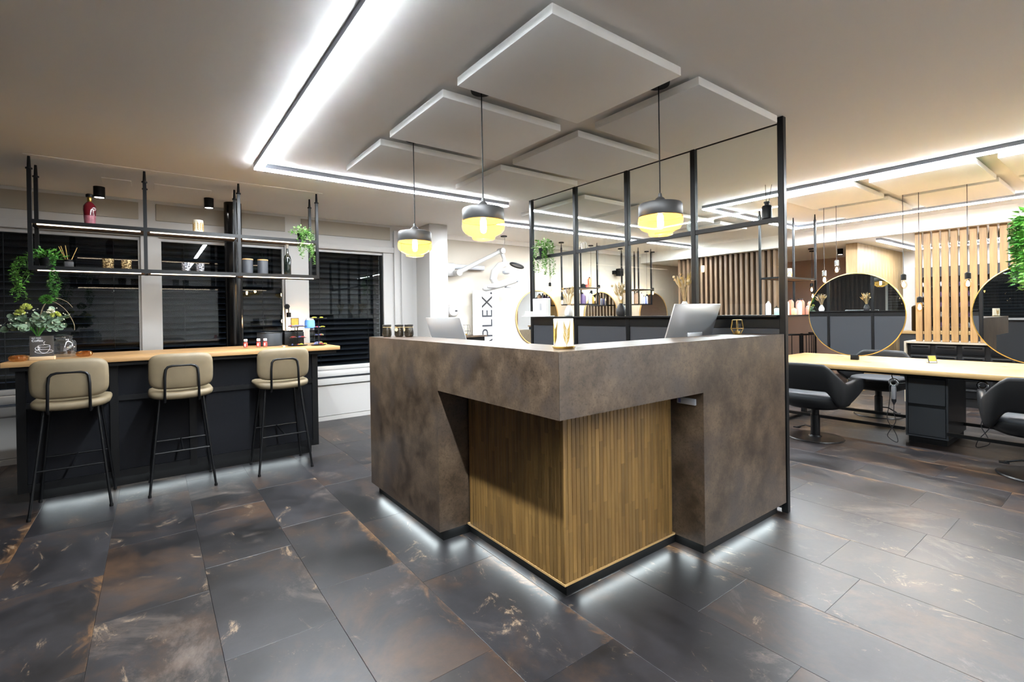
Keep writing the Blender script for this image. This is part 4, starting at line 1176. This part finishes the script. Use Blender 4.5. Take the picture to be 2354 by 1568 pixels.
# styling chairs
def chair(x, y, rz, label, seatmat='grey_seat'):
    """faces local +x; curved shell wraps back and arms, open slot above the seat"""
    r = thing('styling_chair', label, 'chair', (x, y, 0), rz, group='black styling chairs')
    part(r, 'floor_disc', B().lathe([(.245, 0), (.248, .004), (.240, .012), (.06, .016), (.05, .030)], n=64), 'black_satin')
    part(r, 'column', B().lathe([(.041, .020), (.041, .23), (.034, .235), (.034, .32)], n=24), 'black_satin')
    part(r, 'pump_lever', B().tube([(.0, .03, .10), (.02, .10, .105), (.05, .17, .075), (.06, .19, .065)], .007, 8).rbox(.035, .165, .055, .085, .225, .067, r=.004), 'black_satin')
    # plan curve of the shell, from one arm tip round the back to the other
    def ss(u): u = min(1, max(0, u)); return u*u*(3-2*u)
    def plan(t):
        s = t*2-1; q = abs(s)
        if q <= .34: return (-.250+.018*(q/.34)**2, .185*s/.34)
        if q <= .56:
            u = (q-.34)/.22*PI/2
            return (-.232+.132*(1-math.cos(u)), math.copysign(.185+.112*math.sin(u), s))
        u = (q-.56)/.44
        return (-.10+.375*u, math.copysign(.297+.028*u, s))
    def ztop(t):
        q = abs(t*2-1)
        if q < .31: return .768-.006*(q/.31)**2
        if q < .56: return .762-.180*ss((q-.31)/.25)
        return .582+.026*math.sin(min(1, (q-.56)/.34)*PI/2)-.012*ss((q-.9)/.1)
    def zbot(t):
        q = abs(t*2-1)
        if q < .33: return .502
        if q < .47: return .502-.142*ss((q-.33)/.14)
        return .360+.155*max(0, (q-.52)/.48)**1.5
    n, m_ = 80, 12
    vs = []
    TH = .046
    for i in range(n+1):
        t = i/n; px_, py_ = plan(t); a, b = plan(max(0, t-.004)), plan(min(1, t+.004))
        tx, ty = b[0]-a[0], b[1]-a[1]; L = math.hypot(tx, ty) or 1; nx, ny = ty/L, -tx/L
        if nx*(px_+.06)+ny*py_ < 0: nx, ny = -nx, -ny
        z0, z1 = zbot(t), ztop(t)
        flare = .03
        loop = []
        for j in range(m_):
            a_ = 2*PI*j/m_
            cu, cv = math.cos(a_), math.sin(a_)
            cu = math.copysign(abs(cu)**.55, cu); cv = math.copysign(abs(cv)**.35, cv)
            z = (z0+z1)/2+cv*(z1-z0)/2; lean = (z-.42)/.35*flare
            th = TH*(1.0 if abs(t*2-1) < .9 else 1.0-.35*(abs(t*2-1)-.9)/.1)
            loop.append((px_+nx*(cu*th/2+lean), py_+ny*(cu*th/2+lean*.5), z))
        vs += loop
    fs = []
    for i in range(n):
        for j in range(m_):
            j2 = (j+1) % m_
            fs.append((i*m_+j, i*m_+j2, (i+1)*m_+j2, (i+1)*m_+j))
    fs.append(tuple(range(m_-1, -1, -1))); fs.append(tuple(n*m_+j for j in range(m_)))
    part(r, 'shell', B().add(vs, fs), 'black_leather', angle=60)
    # bowl under the seat and the cushion
    def sup(rx, ry, z, cx=0., k=2.6, n=40):
        out = []
        for i in range(n):
            a = 2*PI*i/n; c, s = math.cos(a), math.sin(a)
            out.append((cx+rx*math.copysign(abs(c)**(2/k), c), ry*math.copysign(abs(s)**(2/k), s), z))
        return out
    def stackrings(rs):
        b = B(); n = len(rs[0]); b.add([p for q in rs for p in q], [(i*n+j, i*n+(j+1) % n, (i+1)*n+(j+1) % n, (i+1)*n+j) for i in range(len(rs)-1) for j in range(n)]
              + [tuple(range(n-1, -1, -1)), tuple((len(rs)-1)*n+j for j in range(n))]); return b
    part(r, 'seat_bowl', stackrings([sup(.10, .10, .300), sup(.20, .21, .315), sup(.262, .276, .345), sup(.280, .296, .385), sup(.272, .290, .425)]), 'black_leather', angle=60)
    part(r, 'seat_cushion', stackrings([sup(.268, .262, .42), sup(.275, .268, .44), sup(.262, .255, .462), sup(.20, .19, .468)]), seatmat, angle=60)
    return r
chair(5.30, 2.03, 0, 'black styling chair with its back to the reception desk, beside the desk end post')
chair(5.30, .50, .15, 'black styling chair at the picture edge, pushed to the maple table')
chair(6.98, 1.98, PI, 'black styling chair on the far side of the maple table, facing this way')
chair(6.98, .45, PI, 'black styling chair on the far side of the table behind the second mirror')

# hair dryers hanging from the table edge
def dryer(x, y, label, flip=1):
    r = thing('hair_dryer', label, 'hair dryer', (x, y, .32), group='hair dryers hanging under the table')
    part(r, 'head', B().tube(ring((0, 0, .245), .030, 28, 'x'), .012, 10, True), 'chrome')
    part(r, 'handle', B().lathe([(.017, .085), (.020, .09), (.021, .19), (.018, .212)], n=20), 'dryer_grey')
    part(r, 'handle_end', B().lathe([(.005, .03), (.014, .055), (.019, .062), (.019, .085)], n=20), 'ink')
    part(r, 'hook', B().tube([(0, .005, .27), (0, .015, .31), (.03, .015, .335)], .004, 6), 'black')
    part(r, 'cord', B().tube(smooth([(0, 0, .035), (-.005, .0, -.05), (.0, -.012*flip, -.13), (-.01, .03*flip, -.22), (-.03, .045*flip, -.275), (-.05, -.01*flip, -.312), (-.05, -.04*flip, -.310), (-.03, -.02*flip, -.24), (-.01, .05*flip, -.12), (0, .042*flip, .0), (.0, .03*flip, .12), (.0, .035*flip, .20), (.01, .03*flip, .23)]), .0034, 6), 'ink')
    return r
dryer(5.72, 1.50, 'grey hair dryer with a looped cord hanging under the maple table')
dryer(6.05, .93, 'hair dryer cord looping under the table beside the drawer cabinet', -1)

# bulb pendants
def bulb(x, y, zs, label, grp, ceil=HC, canopy=.045, metal='black', cord='ink'):
    """zs: top of the socket"""
    r = thing('bulb_pendant', label, 'pendant lamp', (x, y, zs), group=grp)
    part(r, 'canopy', B().lathe([(canopy, ceil-zs-.018), (canopy, ceil-zs)], n=24), 'black')
    part(r, 'cord', B().tube([(0, 0, 0), (.004, .003, (ceil-zs)*.3), (-.003, 0, (ceil-zs)*.65), (0, 0, ceil-zs-.01)], .0026, 6), cord)
    part(r, 'socket', B().lathe([(.021, -.062), (.023, -.060), (.023, -.008), (.015, 0), (.005, .004)], n=20), metal)
    g = part(r, 'bulb', B().lathe([(.004, -.150), (.018, -.144), (.029, -.122), (.030, -.105), (.024, -.084), (.015, -.066), (.013, -.062)], n=20), 'bulb_glass')
    obj('filament', B().lathe([(.003, -.132), (.011, -.124), (.013, -.108), (.008, -.086), (.003, -.076)], n=10), 'filament_small', g)
    return r
G1 = 'bare bulb pendants over the styling table'
bulb(6.17, 2.250, 1.725, 'bare bulb pendant with chrome socket, lower of the pair by the shelf', G1, metal='chrome')
bulb(6.17, 2.125, 1.830, 'bare bulb pendant with chrome socket, upper of the pair above the mirror', G1, metal='chrome')
bulb(6.17, 1.527, 1.630, 'bare bulb pendant with black socket at the shoulder of the round mirror', G1)
bulb(6.17, 1.400, 1.395, 'lowest bare bulb pendant, in front of the oak slats', G1)
for k_, y_ in enumerate((.30, -.18, -.62)):
    bulb(6.18, y_, (1.90, 1.86, 1.94)[k_], 'bare bulb pendant beyond the second mirror, %s of three towards the room end' % ('first', 'second', 'last')[k_], G1)
bulb(6.17, 1.042, 1.610, 'bare bulb pendant in front of the middle of the oak slat screen', G1)
G2 = 'bare bulb pendants along the mirror wall'
for i, (x, z) in enumerate(((5.35, 1.80), (5.62, 1.575), (6.34, 1.684), (6.54, 1.79), (7.14, 1.66), (7.93, 1.634), (8.12, 1.768))):
    bulb(x, 6.06, z, ('bare bulb pendant above the first round wall mirror, higher of its pair', 'bare bulb pendant beside the first round wall mirror, lower of its pair',
         'bare bulb pendant in front of the hanging product shelf, lower of its pair', 'bare bulb pendant above the second round wall mirror',
         'bare bulb pendant behind the black vase', 'bare bulb pendant inside the second hanging shelf', 'bare bulb pendant above the third round wall mirror')[i], G2)
bulb(8.80, 3.40, 1.72, 'bare bulb pendant before the stair wall, upper of two seen under the product shelf', 'bulb pendants by the stairs', ceil=2.3)
bulb(9.15, 3.52, 1.62, 'bare bulb pendant before the stair wall, lower of two seen under the product shelf', 'bulb pendants by the stairs', ceil=2.3)

# hanging product shelf at the end of the styling table
def hangshelf(x0, x1, y0, y1, zs, label, t=.011):
    r = thing('hanging_product_shelf', label, 'shelf', ((x0+x1)/2, (y0+y1)/2, zs[0]), group='black hanging product shelves')
    for x in (x0, x1):
        for y in (y0, y1):
            part(r, 'post', bx(x-t, y-t, zs[0], x+t, y+t, 2.43), 'black_satin', True)
            part(r, 'ceiling_fixing', B().lathe([(.010, 2.43), (.006, HC)], (x, y, 0), 10), 'black_satin', True)
    for z in zs:
        part(r, 'board', bx(x0+t, y0+t, z+.004, x1-t, y1-t, z+.018), 'shelf_wood', True)
        for y in (y0, y1): part(r, 'rail', bx(x0+t, y-t, z, x1-t, y+t, z+.02), 'black_satin', True)
        for x in (x0, x1): part(r, 'rail', bx(x-t, y0+t, z, x+t, y1-t, z+.02), 'black_satin', True)
    return r
hangshelf(5.90, 6.81, 2.585, 2.845, (1.20, 1.655), 'black hanging shelf with pink bottles behind the desk end post')
hangshelf(5.75, 6.22, 5.80, 6.20, (1.42, 1.70), 'black hanging shelf before the wall, between the first two wall mirrors')
hangshelf(7.34, 7.72, 5.80, 6.20, (1.42, 1.70), 'black hanging shelf before the wall, between the second and third wall mirrors')
def bottle(x, y, z, h, rr, mat, label, cap='black', grp='care bottles on the hanging shelves', pump=False):
    r = thing('care_bottle', label, 'bottle', (x, y, z), group=grp)
    part(r, 'body', B().lathe([(rr*.92, 0), (rr, .003), (rr, h*.74), (rr*.86, h*.83), (rr*.5, h*.90), (rr*.36, h*.92)], n=24), mat)
    part(r, 'cap', B().lathe([(rr*.38, h*.92), (rr*.40, h*.93), (rr*.40, h*.985), (rr*.3, h)], n=16) if not pump else
         B().lathe([(rr*.7, h*.90), (rr*.7, h*.98), (rr*.2, h), (rr*.2, h*1.15)], n=16), cap)
ZP = 1.218
for (x, y, h, rr, mat, lab, cp_, pu) in (
    (5.935, 2.77, .17, .030, 'lilac', 'pale lilac bottle on the product shelf, in front of the slat wall', 'dryer_grey', False),
    (5.99, 2.70, .10, .026, 'mint', 'mint pump bottle with black top on the product shelf', 'black', True),
    (6.10, 2.74, .095, .034, 'mint', 'short mint jar with black lid on the product shelf', 'black', False),
    (6.25, 2.70, .185, .030, 'white_plastic', 'white bottle half hidden by the tall post', 'white_plastic', False),
    (6.36, 2.66, .090, .030, 'olive_bottle', 'short olive bottle in front of the salmon ones', 'olive_bottle', False),
    (6.42, 2.72, .205, .033, 'salmon', 'tall salmon bottle beside the white ones', 'ink', False),
    (6.49, 2.65, .165, .026, 'white_plastic', 'slim white bottle among the salmon ones', 'white_plastic', False),
    (6.60, 2.70, .200, .035, 'pink_bottle', 'tall pale pink bottle in the middle of the product shelf', 'ink', False),
    (6.66, 2.62, .110, .026, 'pink_bottle', 'small pink dropper bottle with dark label', 'white_plastic', True),
    (6.73, 2.72, .205, .033, 'salmon', 'tall salmon bottle at the mirror end of the shelf', 'ink', False),
    (6.77, 2.64, .185, .028, 'pink_bottle', 'tall pink bottle touching the round mirror outline', 'ink', False)):
    bottle(x, y, ZP, h, rr, mat, lab, cp_, pump=pu)
ca = thing('shelf_candle', 'cream candle with golden print on top of the hanging product shelf', 'candle', (6.31, 2.70, 1.673))
part(ca, 'wax', B().lathe([(.038, 0), (.040, .002), (.040, .118), (.037, .12), (.004, .116)], n=28), 'cream_wax')
part(ca, 'gold_print', B().tube([(math.cos(a)*.0405, math.sin(a)*.0405, .02+.06*abs(math.sin(a*2))) for a in [i*2*PI/24 for i in range(24)]], .004, 5, True), 'gold_paint')
# far shelves
for (x, y, h, rr, mat, lab) in (
    (5.83, 5.9, .22, .05, 'taupe', 'dusty pink container on the first wall shelf'), (5.95, 5.9, .2, .04, 'violet', 'tall violet bottle on the first wall shelf'),
    (6.03, 5.95, .18, .04, 'violet', 'shorter violet bottle on the first wall shelf'), (6.10, 5.86, .20, .03, 'lilac', 'pale blue spray bottle on the first wall shelf'),
    (6.17, 5.86, .15, .025, 'gold_paint', 'slim golden bottle on the first wall shelf')):
    bottle(x, y, 1.438, h, rr, mat, lab, grp='bottles on the far wall shelves')
for (x, y, h, rr, mat, lab) in ((5.80, 5.9, .13, .022, 'white_plastic', 'white bottle with black pump on the first wall shelf top'), (5.97, 5.9, .07, .045, 'black', 'round black tin on the first wall shelf top'),
    (6.06, 5.9, .06, .03, 'red_label', 'red tin on the first wall shelf top'), (6.13, 5.9, .19, .035, 'orange_pack', 'orange spray bottle with white neck on the first wall shelf top')):
    bottle(x, y, 1.718, h, rr, mat, lab, grp='bottles on the far wall shelves')
for (x, y, h, rr, mat, lab) in ((7.42, 5.9, .24, .05, 'taupe', 'dusty pink container on the second wall shelf'), (7.50, 5.86, .22, .022, 'white_plastic', 'slim white bottle on the second wall shelf'),
    (7.57, 5.86, .16, .024, 'lilac', 'first pale blue bottle on the second wall shelf'), (7.63, 5.86, .15, .024, 'blue_pack', 'second blue bottle on the second wall shelf'), (7.68, 5.88, .17, .022, 'white_plastic', 'white bottle at the end of the second wall shelf')):
    bottle(x, y, 1.438, h, rr, mat, lab, grp='bottles on the far wall shelves')

# round wall mirrors
for (x, lab) in ((5.36, 'round wall mirror with a thin gold rim behind the partition end post'), (6.975, 'round wall mirror with a thin gold rim behind the black vase'), (8.60, 'round wall mirror with a thin gold rim beside the brown slat wall')):
    r = thing('wall_mirror', lab, 'mirror', (x, 6.415, .73), group='round wall mirrors')
    part(r, 'mirror_glass', B().cyl((0, -.012, .48), (0, 0, .48), .470, n=96), 'mirror', angle=30)
    part(r, 'rim', B().tube(ring((0, -.010, .48), .473, 96, 'y'), .011, 8, True), 'oak_trim')
# speaker
sp = thing('wall_speaker', 'black box speaker on the beige wall', 'speaker', (7.38, 6.30, 2.00))
part(sp, 'body', rbx(-.05, -.06, 0, .06, .04, .145, r=.006), 'black')
part(sp, 'bracket', bx(-.07, .03, .04, -.03, .12, .11), 'black')
# hair heater on its arm
ht = thing('hair_heater', 'white ceiling-arm hair heater with ring panels on the bright wall', 'hair heater', (3.60, 6.40, 1.62))
def hpz(name, b, mat): return part(ht, name, b, mat, True)
hpz('wall_plate', rbx(3.52, 6.28, 1.86, 3.66, 6.42, 2.06, r=.02), 'white')
hpz('wall_rail', rbx(3.62, 6.33, 1.98, 4.22, 6.42, 2.05, r=.008), 'dryer_grey')
hpz('lower_arm', B().tube([(3.66, 6.22, 1.91), (4.37, 6.10, 2.27)], [.036, .030], 16), 'white')
hpz('shoulder_joint', B().cyl((3.66, 6.16, 1.91), (3.66, 6.30, 1.91), .048, n=24), 'white')
hpz('elbow_joint', B().cyl((4.38, 6.04, 2.27), (4.38, 6.16, 2.27), .045, n=24), 'white')
hpz('upper_arm', B().tube([(4.38, 6.10, 2.27), (4.42, 6.08, 2.15), (4.41, 6.06, 2.05)], [.032, .028, .04], 14), 'white')
hpz('curved_arm', B().tube([(4.42, 6.06, 2.06), (4.30, 6.04, 2.03), (4.20, 6.03, 1.93), (4.17, 6.03, 1.82), (4.22, 6.03, 1.74)], [.045, .055, .06, .055, .05], 14), 'white')
hpz('cross_panel', B().tube([(3.98, 6.02, 1.66), (4.02, 6.02, 1.67), (4.30, 6.02, 1.74), (4.56, 6.02, 1.82), (4.60, 6.02, 1.83)], [.02, .045, .055, .06, .045], 14), 'white')
hpz('panel_inset', rbx(4.02, 5.955, 1.685, 4.18, 5.975, 1.72, r=.006).xf(Matrix.Identity(4)), 'dryer_grey')
hpz('panel_cap', B().ball((4.60, 6.0, 1.83), .042, 16, 1.2), 'dryer_grey')
hpz('ring_head', B().tube([Vector((4.64, 6.04, 2.05))+Vector((.11*math.cos(a), .09*math.sin(a), -.035*math.cos(a))) for a in [i*2*PI/28 for i in range(28)]], .014, 8, True), 'ink')
hpz('ring_grille', B().add([Vector((4.64, 6.04, 2.05))+Vector((.10*math.cos(a), .08*math.sin(a), -.032*math.cos(a))) for a in [i*2*PI/28 for i in range(28)]], [tuple(range(28))]), 'print_grey')
hpz('lamp_head', B().lathe([(.03, 0), (.06, .02), (.062, .05), (.04, .06)], (4.42, 6.03, 1.90), 24), 'dryer_grey')
hpz('lower_head', B().lathe([(.05, 0), (.055, .01), (.045, .03)], (4.45, 6.03, 1.69), 24), 'dryer_grey')
hpz('cable', B().tube([(4.40, 6.08, 2.30), (4.42, 6.06, 2.40), (4.42, 6.05, 2.49)], .005, 6), 'white')
hpz('ceiling_cup', B().lathe([(.05, 2.485), (.05, HC)], (4.40, 6.05, 0), 20), 'ink')
# roll-up banner with the brand lettering
bn = thing('banner', 'white upright banner with dark vertical lettering in front of the wall', 'banner', (4.24, 6.34, 0))
part(bn, 'cloth', bx(3.99, 6.335, .08, 4.49, 6.345, 1.66), 'white_plastic', True)
part(bn, 'base', rbx(3.97, 6.28, 0, 4.51, 6.40, .08, r=.01), 'dryer_grey', True)
tx = lettering(bn, 'OLAPLEX.', 'ink', .285, (4.352, 6.333, 1.652), Matrix((Vector((0, 0, 1)), Vector((-1, 0, 0)), Vector((0, -1, 0)))).transposed().to_euler(), align='RIGHT', space=1.09)
dv = thing('wall_dispenser', 'round white wall dispenser with a tiny display', 'dispenser', (3.66, 6.40, 1.25))
part(dv, 'shell', B().lathe([(.10, 0), (.10, .03), (.08, .05), (.01, .055)], n=36).xf(Matrix.Translation((0, 0, .10)) @ Matrix.Rotation(PI/2, 4, 'X')), 'white')
part(dv, 'display', bx(.02, -.056, .08, .06, -.0505, .105), 'ink')
wc = thing('wall_cabinet', 'brown wall cabinet under the bright wall behind the pale computer', 'cabinet', (3.75, 6.25, .55))
part(wc, 'top', bx(3.40, 6.08, .945, 4.08, 6.42, .97), 'stone', True)
part(wc, 'body', bx(3.42, 6.12, .55, 4.06, 6.42, .945), 'black', True)
wirelamp(3.80, 6.24, .97, 'black wire tealight lantern on the brown wall cabinet', 1.7, 'ink')

# ---------------------------------------------------------------- slat walls and the rear zone
sa = thing('slat_screen', 'brown vertical slat wall between the mirror wall and the stairs', 'slat screen', (8.36, 4.7, 0))
ms = rbx(-.05, -.0225, 0, .05, .0225, 2.3, r=.003, seg=1).mesh('slat', 'slat_taupe', 20)
for k in range(20):
    o = obj('slat', ms, None, sa); o.location = Vector((8.38, 3.78+k*.0955, 0))-sa.location
sb = thing('slat_screen', 'oak vertical slat screen standing on the black drawer unit', 'slat screen', (8.36, .6, .83))
ms = rbx(-.02, -.0345, 0, .02, .0345, 1.468, r=.003, seg=1).mesh('slat', 'slat_oak', 20)
for k in range(29):
    o = obj('slat', ms, None, sb); o.location = Vector((8.34, 1.898-k*.0907, .830))-sb.location
gl = B().ball((0, 0, 0), .020, 10).mesh('bulb', 'gap_bulb'); gc = B().lathe([(.022, .014), (.022, .08), (.004, .16)], n=12).mesh('holder', 'black')
for k in range(10):
    t = thing('niche_light', 'white light in the %s gap of the oak slat screen from its end' % ('first', 'second', 'third', 'fourth', 'fifth', 'sixth', 'seventh', 'eighth', 'ninth', 'tenth')[k], 'light', (8.48, 1.853-k*.0907, 2.13), group='small lights behind the oak slats')
    obj('bulb', gl, None, t); obj('holder', gc, None, t)
du = thing('drawer_unit', 'black drawer unit with taupe frame under the oak slat screen', 'drawer unit', (8.5, .7, 0))
part(du, 'frame', B().box(8.27, -.75, .805, 8.75, 2.05, .828).box(8.27, 2.027, 0, 8.75, 2.05, .805), 'cab_trim', True)
part(du, 'carcass', bx(8.33, -.75, 0, 8.75, 2.027, .805), 'black', True)
dm = rbx(-.02, -.105, 0, .0, .105, .115, r=.004).mesh('drawer', 'black_satin'); hm = bx(-.032, -.085, .088, -.02, .085, .098).mesh('grip', 'black_gloss')
for c in range(10):
    for q in range(5):
        d = obj('drawer', dm, None, du); d.location = Vector((8.335, 1.885-c*.262, .665-q*.138))-du.location
        obj('grip', hm, None, d)
# product rack behind the oak slats
rk = thing('product_rack', 'dark wall rack full of small bottles behind the oak slats', 'rack', (10.7, 1.5, .95))
part(rk, 'back', bx(10.75, .2, .95, 10.88, 2.44, 1.98), 'dark_wall', True)
part(rk, 'side', bx(10.5, 2.42, .95, 10.75, 2.44, 1.98), 'dark_wall', True)
for q in range(6): part(rk, 'board', bx(10.5, .2, .95+q*.17, 10.75, 2.42, .965+q*.17), 'dark_wall', True)
mb3 = [B().lathe([(.024, 0), (.026, .003), (.026, .050), (.012, .062), (.012, .075)], n=10).mesh('rack_bottle', m) for m in ('dryer_grey', 'violet', 'gold_paint', 'black')]
rg = random.Random(2)
for q in range(5):
    for k in range(26):
        c = rg.randrange(2) if k < 14 else 2 if rg.random() < .6 else 3
        o = tag(obj('rack_bottle', mb3[c], None), '%s on the %s shelf of the dark rack behind the slats' % (('pale grey bottle', 'violet bottle', 'golden bottle', 'black bottle')[c], ('lowest', 'second lowest', 'middle', 'second highest', 'highest')[q]), 'bottle', 'bottles in the dark rack')
        o.location = (10.58, 2.36-k*.082, .965+q*.17)
ub = thing('drinks_urn', 'dark bronze urn on a wooden counter behind the oak slats', 'urn', (10.2, 2.30, .90))
part(ub, 'body', B().lathe([(.11, 0), (.12, .01), (.12, .40), (.10, .42), (.03, .44)], n=28), 'bronze')
part(ub, 'tap', B().cyl((-.11, 0, .08), (-.17, 0, .08), .012, n=10), 'brass')
ucn = thing('rear_counter', 'grey rear counter with a wooden top behind the oak slats', 'counter', (10.2, 1.7, 0))
part(ucn, 'top', bx(9.95, .4, .86, 10.45, 2.55, .90), 'maple', True)
part(ucn, 'body', bx(9.98, .42, 0, 10.42, 2.53, .86), 'cab_grey', True)
# spiral stair railing
sr = thing('stair_railing', 'black curved stair railing in front of the rosy wall', 'railing', (9.9, 4.35, 0))
C_ = (9.95, 4.42); R_ = .60
arc = [(C_[0]+R_*math.cos(a), C_[1]+R_*math.sin(a), .82) for a in [PI*.72+PI*1.1*i/30 for i in range(31)]]
part(sr, 'handrail', B().tube(arc, .016, 8), 'black_satin', True)
for i in range(0, 31, 2):
    part(sr, 'baluster', B().cyl((arc[i][0], arc[i][1], 0), (arc[i][0], arc[i][1], .82), .007, n=6), 'black_satin', True)
part(sr, 'newel', B().cyl((C_[0]+.1, C_[1]-.35, 0), (C_[0]+.1, C_[1]-.35, .80), .03, n=12), 'black', True)
part(sr, 'knob', B().ball((C_[0]+.1, C_[1]-.35, .80), .045, 12, .6), 'black', True)

# hanging plant at the picture edge
hg = thing('hanging_plant', 'lush hanging green plant in front of the second round mirror', 'plant', (5.80, .52, 1.86))
pot(hg, .06, .085, .11)
part(hg, 'hanger', B().tube([(0, 0, .01), (0, 0, .57)], .003, 6), 'black')
trailing(hg, 55, .165, .66, 46, ('leaf', 'leaf_dark'), .050, .022, .14, side=1.9, wobble=.02)
